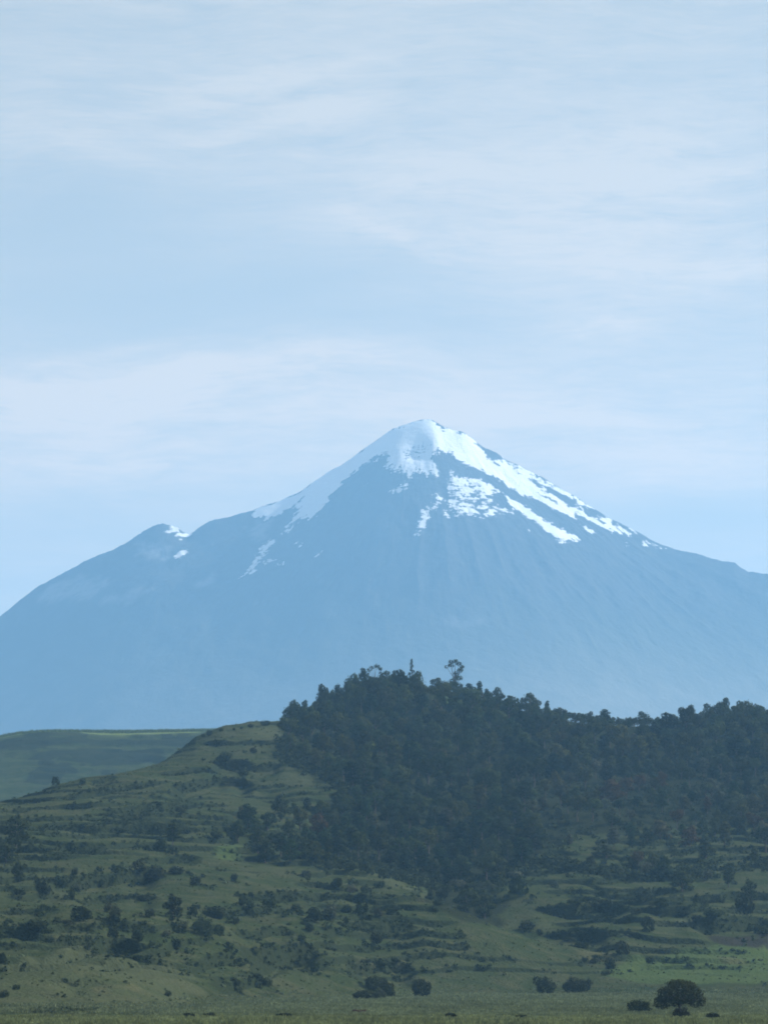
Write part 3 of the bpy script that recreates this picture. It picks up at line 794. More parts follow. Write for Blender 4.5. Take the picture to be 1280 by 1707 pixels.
def limbs(blobs, h0, r0, seed, top=None, lean=0.0):
    r = np.random.default_rng(seed)
    zt = top or max(b[2] for b in blobs)
    tr = [(0, 0, -.4), (r.normal(0, .1), r.normal(0, .1), h0 * .5), (lean * .4 + r.normal(0, .15), r.normal(0, .15), h0), (lean + r.normal(0, .25), r.normal(0, .25), zt)]
    P = [(tr, [r0 * 1.35, r0, r0 * .8, r0 * .25])]
    for b in blobs:
        z0 = h0 + (zt - h0) * r.uniform(0, .45); f = min(1.0, (z0 - h0) / (zt - h0 + 1e-6))
        s = (lean * f, 0, min(z0, b[2] + .1)); m = (s[0] * .45 + b[0] * .55, b[1] * .5, s[2] * .5 + b[2] * .5 + .1)
        P.append(([s, m, tuple(b[:3])], [r0 * .5, r0 * .3, r0 * .1]))
    return P


def oak_proto(seed):
    """round-headed broadleaf, about 9 m"""
    r = np.random.default_rng(seed); B = []
    W = r.uniform(3.0, 3.7); hb = r.uniform(3.0, 3.8)
    B.append((0, 0, hb + 2.3, W * .72, W * .72, 2.5))
    for k in range(9):
        a = k * 2.4 + r.uniform(-.4, .4); el = r.uniform(-.35, 1.1); rr = W * r.uniform(.55, .8)
        B.append((math.cos(a) * rr * math.cos(el * .8), math.sin(a) * rr * math.cos(el * .8), hb + 2.0 + math.sin(el) * 2.6, r.uniform(1.1, 1.8), r.uniform(1.1, 1.8), r.uniform(.9, 1.4)))
    return crown('crown', B, .52, .85, seed), tubes('trunk', limbs(B[1:7], 2.3, .26, seed))


def pine_proto(seed):
    """loose highland pine, about 11 m, narrow rounded head of needle clumps"""
    r = np.random.default_rng(seed); B = []
    H = 11.0
    for k in range(13):
        f = k / 12; z = 3.0 + f * 7.2
        w = np.interp(f, [0, .25, .65, 1], [1.9, 2.5, 2.3, 1.0]) * r.uniform(.75, 1.1); a = k * 2.4 + r.uniform(-.5, .5)
        s = np.interp(f, [0, .5, 1], [1.3, 1.4, 1.1])
        B.append((math.cos(a) * w * .75, math.sin(a) * w * .75, z, s * r.uniform(.9, 1.25), s * r.uniform(.9, 1.25), s * r.uniform(.65, .9)))
    B.append((0, 0, 6.2, 1.3, 1.3, 3.2)); B.append((0, 0, H - 1.0, 1.1, 1.1, .9))
    return crown('crown', B, .46, .8, seed, 2.1), tubes('trunk', limbs(B[:12], 2.6, .22, seed, H - .4))


def shrub_proto(seed, tall=False):
    """rounded bush of unit-ish size: 2 m wide, 1.6 m tall"""
    r = np.random.default_rng(seed); B = [(0, 0, .62, .72, .72, .66)]
    for k in range(7):
        a = k * 2.4 + r.uniform(-.4, .4); rr = r.uniform(.35, .62)
        B.append((math.cos(a) * rr, math.sin(a) * rr, r.uniform(.32, .95), r.uniform(.3, .46), r.uniform(.3, .46), r.uniform(.28, .48)))
    return crown('shrub', B, .17, .8, seed, 1.5, .65)


def bushy_proto(seed):
    """round tree whose crown hangs to the ground, about 8 m"""
    r = np.random.default_rng(seed); B = [(0, 0, 4.2, 2.5, 2.5, 3.2)]
    for k in range(15):
        a = k * 2.4 + r.uniform(-.4, .4); f = (k % 5) / 4; z = 1.3 + f * 5.4; w = np.interp(f, [0, .3, .7, 1], [2.5, 3.0, 2.3, .7]) * r.uniform(.8, 1.1)
        B.append((math.cos(a) * w, math.sin(a) * w, z, r.uniform(1.0, 1.6), r.uniform(1.0, 1.6), r.uniform(.9, 1.3)))
    return crown('crown', B, .46, .85, seed), tubes('trunk', limbs(B[1:9], 1.4, .28, seed, 6.0))


BUSHY = [bushy_proto(1100 + i) for i in range(6)]
OAKS = [oak_proto(700 + i) for i in range(8)]
PINES = [pine_proto(800 + i) for i in range(8)]
SHRUBS = [shrub_proto(900 + i) for i in range(8)]
for me in SHRUBS: me.name = 'shrub'
NT = {'oak_tree': OAKS + BUSHY, 'pine_tree': PINES, 'broadleaf_tree': BUSHY}
HT = {'oak_tree': 8.2, 'pine_tree': 11.0, 'broadleaf_tree': 8.0}


def tree(kind, loc, h, wscale, col, label, group=None, proto=None, cat='tree'):
    cr, tk = proto or random.choice(NT[kind])
    e = bpy.data.objects.new(kind, None); C.objects.link(e)
    e.empty_display_size = .5
    e.location = (float(loc[0]), float(loc[1]), float(loc[2]) - .1); s = h / HT.get(kind, h)
    e.rotation_euler = (0, 0, random.uniform(0, 6.28)) if proto is None else (0, 0, 0)
    e.scale = (s * wscale, s * wscale, s)
    a = link('crown', cr, None, e); a.color = (*col, 1)
    link('trunk', tk, None, e)
    tag(e, label, cat, group)
    return e


def jit(col, k=.18):
    f = 1 + random.uniform(-k, k)
    return tuple(max(.004, v * f * (1 + random.uniform(-.08, .08))) for v in col)


DARKOAK = (0.043, 0.055, 0.021); PINE = (0.032, 0.048, 0.023); GREY = (0.075, 0.085, 0.055); BROWN = (0.075, 0.052, 0.028); OLIVE = (0.062, 0.068, 0.024)
SHR = (0.036, 0.046, 0.022); PALE = (0.080, 0.092, 0.055)

# ------------------------------------------------------------------ single trees


def px_m(Y): return Y / FPX


def crest(px):
    Y = np.arange(1350, 2050, 2.0); x = (px - CX) / FPX * Y
    # (the pitched camera's columns lean by well under a metre here)
    e = (gz(x, Y) - CAMZ) / Y
    i = int(np.argmax(e)); return np.array([x[i], Y[i], float(gz(x[i], Y[i]))])


def ztop(py, Y): return at(640, py, Y)[2]


def lone_field_tree():
    r = np.random.default_rng(5)
    B = [(0, 0, 2.6, 3.0, 2.7, 1.8), (-.3, .2, 3.9, 2.3, 2.2, 1.55)]
    for k in range(16):
        a = k * 2.4; el = [0.0, .45, .95][k % 3]
        B.append((math.cos(a) * 3.25 * math.cos(el), math.sin(a) * 2.7 * math.cos(el), 2.2 + math.sin(el) * 2.75, r.uniform(.9, 1.3), r.uniform(.9, 1.3), r.uniform(.7, 1.0)))
    B += [(-3.5, .2, 1.45, .9, .9, .75), (-2.6, -1.2, 1.3, 1.0, .9, .7), (3.5, .1, 1.75, .85, .8, .7), (2.6, -.9, 1.5, .9, .9, .65), (.3, 0, 5.0, 1.3, 1.2, .7), (1.1, 0, 4.9, 1.0, 1, .6), (-.9, .3, 4.9, 1.1, 1, .6)]
    B = [(b[0], b[1], b[2] + .25) + tuple(b[3:]) for b in B]
    cr = crown('crown', B, .24, .8, 55, 1.6, .78)
    tk = tubes('trunk', limbs(B[2:12], 1.2, .30, 55, 4.6), 9)
    p = hit(1133, 1692)
    return tree('field_tree', (p[0], p[1], 0), 1, 1, (0.038, 0.041, 0.015), 'dense dark dome shaped tree standing alone in the flat field', proto=(cr, tk))


def tall_twin_tree():
    B = [(-1.4, 0, 11.6, 1.6, 1.5, 1.1), (-3.2, .2, 11.0, 1.0, 1.0, .8), (.4, 0, 13.4, 1.8, 1.6, 1.1), (-1.5, .1, 13.2, 1.1, 1.1, .9), (2.2, .3, 12.3, 1.6, 1.4, 1.0), (3.4, 0, 11.2, 1.1, 1.1, .9), (2.6, -.2, 9.6, 1.4, 1.3, 1.2),
         (1.0, .2, 8.3, 1.5, 1.4, 1.2), (2.0, 0, 6.4, 1.8, 1.6, 1.4), (-.4, .3, 5.0, 2.0, 1.8, 1.5), (1.6, .2, 3.4, 2.2, 2, 1.5)]
    cr = crown('crown', B, .5, .62, 61, 1.6); tk = tubes('trunk', limbs(B, 3.0, .3, 61, 12.5, .8))
    p = crest(757); return p, cr, tk


def spire_tree():
    r = np.random.default_rng(3); B = []
    for k in range(12):
        f = k / 11; z = 2.0 + f * 10.4; w = np.interp(f, [0, .3, 1], [1.5, 1.9, .1]); a = k * 2.4
        B.append((math.cos(a) * w * .6, math.sin(a) * w * .6, z, 1.0 * (1.25 - f * .8), 1.0 * (1.25 - f * .8), .85))
    return crown('crown', B, .46, .7, 67, 2.0), tubes('trunk', limbs(B[:8], 2, .24, 67, 12.2))


def open_fork_tree():
    B = [(-2.0, 0, 9.0, 1.2, 1.1, .9), (-1.0, .2, 10.0, 1.2, 1.1, .8), (.9, 0, 10.6, 1.4, 1.3, .9), (2.2, 0, 9.6, 1.3, 1.2, .9), (2.7, .1, 7.8, 1.0, 1.0, .8), (-2.6, .1, 7.2, 1.0, 1, .8), (.2, 0, 4.6, 2.0, 1.8, 1.6)]
    return crown('crown', B, .46, .6, 71, 1.6), tubes('trunk', limbs(B, 2.6, .24, 71, 9.6))


lone_field_tree()
# the thing that hides the trunk's foot, and the bush left of the tree


def shrub(px, py, w, h, label, col=None, group=None, name='shrub', cat='shrub', proto=None, flat=False):
    p = hit(px, py)
    if p is None: return None
    m = px_m(p[1])
    o = link(name, proto or random.choice(SHRUBS), LEAF)
    o.location = (float(p[0]), float(p[1]) + w * m * .3, float(max(gz(p[0], p[1] + w * m * .3), p[2])) - .12)
    o.scale = (w * m / 2.0, w * m / 2.0 * .9, h * m / 1.32)
    o.rotation_euler = (0, 0, random.uniform(0, 6.28) if not flat else 0)
    o.color = (*(col or jit(SHR)), 1)
    tag(o, label, cat, group)
    return o


def big_shrub(seed, bl, leaf):
    me = crown('shrub', bl, leaf, .85, seed, 1.5, .7); return me


def bush_blobs(seed, n=12, sq=.0):
    r = np.random.default_rng(seed); B = [(0, 0, .6, .74, .7, .6)]
    for k in range(n):
        a = k * 2.4; rr = r.uniform(.45, .72) + sq * .1
        B.append((math.cos(a) * rr, math.sin(a) * rr, r.uniform(.25, .95), r.uniform(.22, .36), r.uniform(.22, .36), r.uniform(.2, .4)))
    return B


BIG = [big_shrub(1000 + i, bush_blobs(1000 + i, 13, i % 2), .085) for i in range(5)]
FG = (0.034, 0.040, 0.018)
shrub(1065, 1689, 46, 26, 'low dark bush growing against the left side of the dome shaped field tree', (0.032, 0.040, 0.016), proto=BIG[0])
shrub(1135, 1707, 32, 19, 'small dark bush in front of the foot of the dome shaped field tree', (0.024, 0.024, 0.015), proto=BIG[1])
shrub(909, 1658, 44, 32, 'left one of two rounded dark bushes at the far edge of the field', FG, 'field edge bushes', proto=BIG[2])
shrub(961, 1657, 54, 32, 'wider right one of two rounded dark bushes at the far edge of the field', FG, 'field edge bushes', proto=BIG[3])
shrub(702, 1662, 38, 34, 'squarish dark bush standing by itself on the edge of the field', FG, 'field edge bushes', proto=BIG[4])
shrub(625, 1655, 44, 28, 'taller back bush of the clump below the V shaped bank', FG, 'bushes below the bank', proto=BIG[0])
shrub(647, 1663, 28, 28, 'round dark bush at the right end of the clump below the bank', FG, 'bushes below the bank', proto=BIG[1])
shrub(604, 1666, 40, 17, 'low spreading bush at the left end of the clump below the bank', FG, 'bushes below the bank', proto=BIG[2])
shrub(631, 1666, 26, 20, 'paler grey green bush at the front of the clump below the bank', (0.062, 0.072, 0.045), 'bushes below the bank', proto=BIG[3])
shrub(598, 1690, 38, 8, 'low reddish brown clump of dry plants out in the field', (0.085, 0.050, 0.030), name='dry_plant', cat='plant', proto=BIG[2])
for px in (315, 350, 752, 868, 1190, 470):
    shrub(px, 1709, random.randint(24, 40), random.randint(7, 12), 'dark low weed clump in the rough grass along the bottom edge', (0.022, 0.024, 0.010), 'weed clumps in the rough grass', name='weed_clump', cat='weed', proto=random.choice(BIG))

# skyline trees along the wooded crest
p, cr, tk = tall_twin_tree()
h = ztop(1098, p[1]) - p[2]
t = tree('broadleaf_tree', p, h, h / 14.5 * 0 + 1, DARKOAK, 'tallest tree on the wooded hilltop, open forked crown with sky showing through', 'trees on the skyline', (cr, tk))
t.scale = (h / 14.5,) * 3
p = crest(686); h = ztop(1098, p[1]) - p[2]; t = tree('conifer_tree', p, h, 1, PINE, 'narrow pointed conifer rising above the hilltop skyline', 'trees on the skyline', spire_tree()); t.scale = (h / 13.2,) * 3
p = crest(624); h = ztop(1107, p[1]) - p[2]; t = tree('broadleaf_tree', p, h, 1, DARKOAK, 'open forked tree on the hilltop left of the pointed conifer, sky between its limbs', 'trees on the skyline', open_fork_tree()); t.scale = (h / 11.4,) * 3
for px, py, w, kind, lab in [
    (488, 1164, 26, 'oak_tree', 'outermost tree at the left end of the wooded crest'), (508, 1166, 18, 'pine_tree', 'small tree second from the left end of the wooded crest'),
    (538, 1137, 34, 'oak_tree', 'broad round tree partway up the left shoulder of the wooded crest'), (562, 1139, 20, 'pine_tree', 'slim tree right of the broad round tree on the left shoulder of the crest'),
    (588, 1119, 36, 'oak_tree', 'large round headed tree just left of the open forked tree on the hilltop'), (606, 1112, 22, 'pine_tree', 'slim pine between the large round tree and the open forked tree on the hilltop'),
    (643, 1116, 32, 'oak_tree', 'low rounded tree just right of the open forked tree on the hilltop'), (657, 1116, 14, 'pine_tree', 'small knob headed tree left of the pointed conifer'),
    (670, 1119, 24, 'oak_tree', 'rounded tree touching the left side of the pointed conifer'), (728, 1128, 34, 'oak_tree', 'bushy round tree against the left side of the tallest hilltop tree'),
    (782, 1138, 22, 'pine_tree', 'first tree on the skyline right of the tallest hilltop tree'), (799, 1134, 14, 'pine_tree', 'thin spindly tree on the skyline right of the tallest hilltop tree'),
    (812, 1146, 20, 'oak_tree', 'low tree between the spindly tree and the round tree on the right shoulder'), (830, 1143, 28, 'oak_tree', 'round tree on the right shoulder of the wooded hilltop'),
    (849, 1158, 14, 'pine_tree', 'small pointed tree where the right shoulder of the hilltop dips'), (884, 1153, 44, 'oak_tree', 'widest domed tree on the slope down to the saddle'),
    (912, 1167, 12, 'pine_tree', 'small pointed tree right of the widest domed tree'), (935, 1178, 30, 'oak_tree', 'low rounded tree where the skyline runs down to the saddle'),
    (967, 1187, 24, 'oak_tree', 'left of two low crowns next to the saddle'), (984, 1184, 22, 'oak_tree', 'right of two low crowns next to the saddle'),
    (1008, 1181, 28, 'pine_tree', 'round headed pine left of the lowest point of the saddle'), (1050, 1197, 24, 'oak_tree', 'low tree at the lowest point of the saddle'),
    (1071, 1184, 32, 'oak_tree', 'umbrella shaped tree standing clear in the middle of the saddle'), (1096, 1197, 24, 'oak_tree', 'low tree right of the umbrella shaped tree in the saddle'),
    (1122, 1189, 28, 'oak_tree', 'round tree where the skyline climbs to the right hand hilltop'), (1151, 1172, 28, 'oak_tree', 'flat headed spreading tree on the way up to the right hand hilltop'),
    (1180, 1170, 30, 'oak_tree', 'left of the crowns on the right hand hilltop'), (1210, 1161, 20, 'pine_tree', 'highest crown on the right hand hilltop'),
    (1234, 1165, 30, 'oak_tree', 'broad crown just right of the highest crown on the right hand hilltop'), (1262, 1171, 24, 'oak_tree', 'crown near the frame edge on the right hand hilltop')]:
    p = crest(px); h = ztop(py, p[1]) - p[2]
    h = max(h, 4.5)
    wm = w * px_m(p[1]); kind = kind.replace('oak', 'broadleaf'); nat = {'broadleaf_tree': 8.0, 'pine_tree': 6.2}[kind] * h / HT[kind]
    tree(kind, p, h * .97, min(1.5, max(.6, wm / nat)), jit(PINE if kind == 'pine_tree' else DARKOAK), lab, 'trees on the skyline')

SKYL = [(472, 1192), (488, 1170), (508, 1174), (525, 1160), (538, 1144), (562, 1147), (588, 1126), (624, 1121), (643, 1120), (670, 1124), (700, 1132), (712, 1142), (730, 1138), (757, 1134), (782, 1145), (812, 1152),
        (850, 1165), (884, 1162), (912, 1174), (950, 1188), (984, 1192), (1008, 1192), (1035, 1204), (1071, 1198), (1096, 1202), (1122, 1196), (1151, 1182), (1180, 1175), (1210, 1169), (1234, 1170), (1300, 1182)]
for q_, px in enumerate(np.concatenate([np.arange(474, 1296, 5.5), np.arange(480, 1296, 10)])):
    if 704 < px < 722: continue
    low_ = q_ >= 150
    px = px + random.uniform(-3, 3); p = crest(px); y = p[1] + (random.uniform(-110, -50) if low_ else random.uniform(-45, 25)); x = (px - CX) / FPX * y
    py = np.interp(px, [q[0] for q in SKYL], [q[1] for q in SKYL]) + (random.uniform(14, 26) if low_ else random.uniform(1, 14))
    g = float(gz(x, y)); h = max(5.0, ztop(py, y) - g)
    kind = random.choice(['broadleaf_tree', 'broadleaf_tree', 'oak_tree', 'pine_tree'])
    tree(kind, (x, y, g), min(h, 15), random.uniform(.8, 1.1) * min(1, 9.5 / h), jit(DARKOAK, .25), 'dark tree in the closed canopy just below the line of the skyline crowns', 'trees closing the skyline canopy')

# ------------------------------------------------------------------ the wood on the hill: single trees
WOOD = [(478, 1228), (480, 1262), (540, 1288), (596, 1325), (590, 1362), (540, 1384), (525, 1402), (540, 1432), (640, 1450), (700, 1468), (770, 1480), (815, 1476),
        (850, 1452), (905, 1436), (960, 1446), (1060, 1460), (1150, 1453), (1310, 1440), (1310, 1222), (1200, 1214), (1100, 1236), (1040, 1250), (950, 1236), (850, 1204), (775, 1176), (735, 1182), (700, 1162),
        (620, 1166), (560, 1200)]
pts = []


def fits(x, y, dx, dy):
    for a, b in pts:
        if ((x - a) / dx) ** 2 + ((y - b) / dy) ** 2 < 1: return False
    return True


tries = 0
while tries < 16000 and len(pts) < 480:
    tries += 1
    x = random.uniform(470, 1310); y = random.uniform(1150, 1485)
    if not inpoly(np.array([x]), np.array([y]), WOOD)[0]: continue
    if x > 900 and y > 1360 and fbm(np.array([x / 55.0]), np.array([y / 22.0]), 701, 2)[0] < .02 + (y - 1400) / 900: continue
    f = 1.0 if x < 900 or y < 1300 else 1.1
    if fits(x, y, 22 * f, 13 * f): pts.append((x, y))
WLAB = {
    ('oak_tree', 'up'): 'rounded dark broadleaf tree inside the wood just under the hilltop skyline', ('pine_tree', 'up'): 'narrow dark pine inside the wood just under the hilltop skyline',
    ('oak_tree', 'mid'): 'rounded dark broadleaf tree deep in the middle of the hillside wood', ('pine_tree', 'mid'): 'narrow dark pine deep in the middle of the hillside wood',
    ('oak_tree', 'low'): 'rounded dark broadleaf tree along the lower edge of the wood above the ravine', ('pine_tree', 'low'): 'narrow dark pine along the lower edge of the wood above the ravine',
    ('oak_tree', 'rup'): 'rounded dark broadleaf tree on the upper slope under the right hand hilltop', ('pine_tree', 'rup'): 'narrow dark pine on the upper slope under the right hand hilltop',
    ('oak_tree', 'rlow'): 'rounded mixed green tree on the thinner lower slope below the right hand hilltop', ('pine_tree', 'rlow'): 'narrow pine on the thinner lower slope below the right hand hilltop'}
WGRP = {'up': 'trees in the upper wood', 'mid': 'trees in the middle of the wood', 'low': 'trees along the lower edge of the wood', 'rup': 'trees under the right hand hilltop', 'rlow': 'trees on the lower right slope'}
wood_xy = []
for x, y in pts:
    p = hit(x, y)
    if p is None: continue
    zone = ('up' if y < 1235 else 'mid' if y < 1385 else 'low') if x < 905 else ('rup' if y < 1310 else 'rlow')
    kind = 'pine_tree' if random.random() < (.5 if x < 900 else .38) else 'oak_tree'
    hgt = random.choice((random.uniform(28, 40), random.uniform(34, 54))) * px_m(p[1]) * (1.0 if zone != 'rlow' else .78)
    hgt = min(hgt, 14)
    q = random.random(); lab = WLAB[(kind, zone)]; col = jit(DARKOAK if kind == 'oak_tree' else PINE, .45)
    if zone == 'rlow' or zone == 'rup':
        col = jit(OLIVE, .35) if q < .34 else jit(GREY, .25) if q < (.50 if zone == 'rlow' else .40) else jit(BROWN, .25) if q < .58 and zone == 'rlow' else col
    elif q < .14: col = jit(OLIVE, .25)
    tree(kind, p, hgt, random.uniform(.85, 1.2) * (.92 if kind == 'oak_tree' else 1.15), col, lab, WGRP[zone])
    wood_xy.append((p[0], p[1]))
# trees that stand out inside the wood by colour
for px, py, w, h, col, kind, lab in [
    (1018, 1338, 50, 40, BROWN, 'oak_tree', 'reddish brown tree in the middle of the right hand slope'), (1072, 1316, 36, 28, GREY, 'oak_tree', 'pale grey green tree right of the reddish brown tree'),
    (1186, 1330, 46, 34, GREY, 'oak_tree', 'pale grey green broad tree on the right slope below the right hand hilltop'), (1228, 1352, 40, 34, (0.07, .085, .04), 'oak_tree', 'light green round tree lower right of the pale broad tree'),
    (1100, 1400, 46, 34, (0.085, .08, .04), 'oak_tree', 'yellowish tree at the lower right edge of the wood'), (1150, 1412, 40, 36, BROWN, 'oak_tree', 'rust tinged tree right of the yellowish tree'),
    (1272, 1398, 34, 30, (0.10, .10, .05), 'oak_tree', 'yellow green tree at the right frame edge of the wood'), (962, 1302, 40, 36, (0.055, .065, .035), 'oak_tree', 'grey green pyramidal tree below the saddle'),
    (745, 1392, 30, 44, (0.07, .07, .04), 'pine_tree', 'pale narrow tree in the darkest part of the wood'), (640, 1312, 36, 40, (0.045, .062, .03), 'oak_tree', 'light edged round tree right of the grassy spur tip'),
    (880, 1425, 56, 46, (0.024, .03, .02), 'oak_tree', 'big dark tree bulging from the lower edge of the wood'), (1010, 1432, 48, 26, (0.06, .07, .035), 'oak_tree', 'flat topped tree on the lower wood edge above the terraces'),
    (757, 1472, 34, 24, (0.045, .06, .035), 'oak_tree', 'round bush like tree at the foot of the wood above the ravine'), (568, 1358, 52, 46, DARKOAK, 'oak_tree', 'dark broad tree under the grassy spur tip'),
    (468, 1368, 40, 46, DARKOAK, 'oak_tree', 'upright dark tree on the grass left of the wood'), (413, 1388, 40, 46, PINE, 'oak_tree', 'dark tree furthest left of the wood, on the open slope'),
    (500, 1384, 34, 40, OLIVE, 'oak_tree', 'olive tree between the upright dark tree and the wood'), (530, 1398, 40, 42, BROWN, 'oak_tree', 'brownish tree at the left edge of the wood'),
    (430, 1424, 44, 42, DARKOAK, 'oak_tree', 'dark tree low on the left edge of the wood'), (468, 1430, 34, 40, PINE, 'pine_tree', 'narrow dark tree low on the left edge of the wood'),
    (500, 1430, 40, 38, DARKOAK, 'oak_tree', 'rounded tree low on the left edge of the wood next to the grassy mound'),
    (288, 1410, 28, 38, DARKOAK, 'pine_tree', 'dark upright tree on the open left slope'), (26, 1420, 58, 54, DARKOAK, 'oak_tree', 'big dark tree at the left frame edge halfway up the slope'),
    (10, 1438, 46, 34, DARKOAK, 'oak_tree', 'lower dark tree under the big tree at the left frame edge'), (31, 1471, 28, 36, DARKOAK, 'oak_tree', 'egg shaped dark tree below the trees at the left frame edge'),
    (1250, 1500, 32, 34, DARKOAK, 'oak_tree', 'round tree with a short stem at the right edge above the ploughed strip'), (1214, 1481, 20, 34, DARKOAK, 'pine_tree', 'slim dark tree left of the round tree at the right edge'),
    (1137, 1487, 46, 36, DARKOAK, 'oak_tree', 'dark spreading tree at the top of the right hand terraces'), (1107, 1459, 34, 34, PINE, 'oak_tree', 'dark tree on the wood edge above the right hand terraces'),
    (289, 1531, 38, 42, (0.028, .034, .016), 'oak_tree', 'largest dark leaning tree among the bushes of the lower left slope'), (280, 1263, 12, 16, PINE, 'pine_tree', 'tiny pointed tree on the ridge line of the left slope'),
    (808, 1532, 42, 40, DARKOAK, 'oak_tree', 'dark tree in the ravine between the two grassy spurs'), (777, 1521, 48, 40, DARKOAK, 'oak_tree', 'broad dark tree filling the ravine left of the other ravine tree')]:
    p = hit(px, py)
    if p is None: continue
    hm = h * px_m(p[1]); kind = kind.replace('oak', 'broadleaf'); nat = {'broadleaf_tree': 8.0, 'pine_tree': 6.2}[kind] * hm / HT[kind]
    tree(kind, p, hm, w * px_m(p[1]) / nat, col, lab, 'trees that stand out')
    wood_xy.append((p[0], p[1]))

for px, py in [(405, 1372), (428, 1398), (446, 1388), (452, 1412), (481, 1398), (486, 1416), (512, 1412), (516, 1432), (536, 1420), (548, 1432), (396, 1402), (442, 1440), (484, 1440), (526, 1438), (490, 1365), (512, 1356), (536, 1368)]:
    p = hit(px, py)
    if p is None: continue
    kind = random.choice(['broadleaf_tree', 'broadleaf_tree', 'pine_tree'])
    tree(kind, p, random.uniform(24, 40) * px_m(p[1]), random.uniform(.8, 1.15), jit(random.choice([DARKOAK, DARKOAK, OLIVE, PINE]), .3), 'dark tree in the loose ragged grove between the open left slope and the wood', 'trees of the ragged grove')
# the wood goes on past the right edge of the view
for x in np.arange(1318, 1420, 22):
    for y in np.arange(1235, 1400, 18):
        p = hit(x + random.uniform(-8, 8), y + random.uniform(-6, 6))
        if p is not None: tree(random.choice(['broadleaf_tree', 'oak_tree', 'pine_tree']), p, random.uniform(30, 46) * px_m(p[1]), random.uniform(.85, 1.2), jit(DARKOAK, .35), 'dark tree where the wood runs on past the right edge of the picture', 'trees past the right edge')

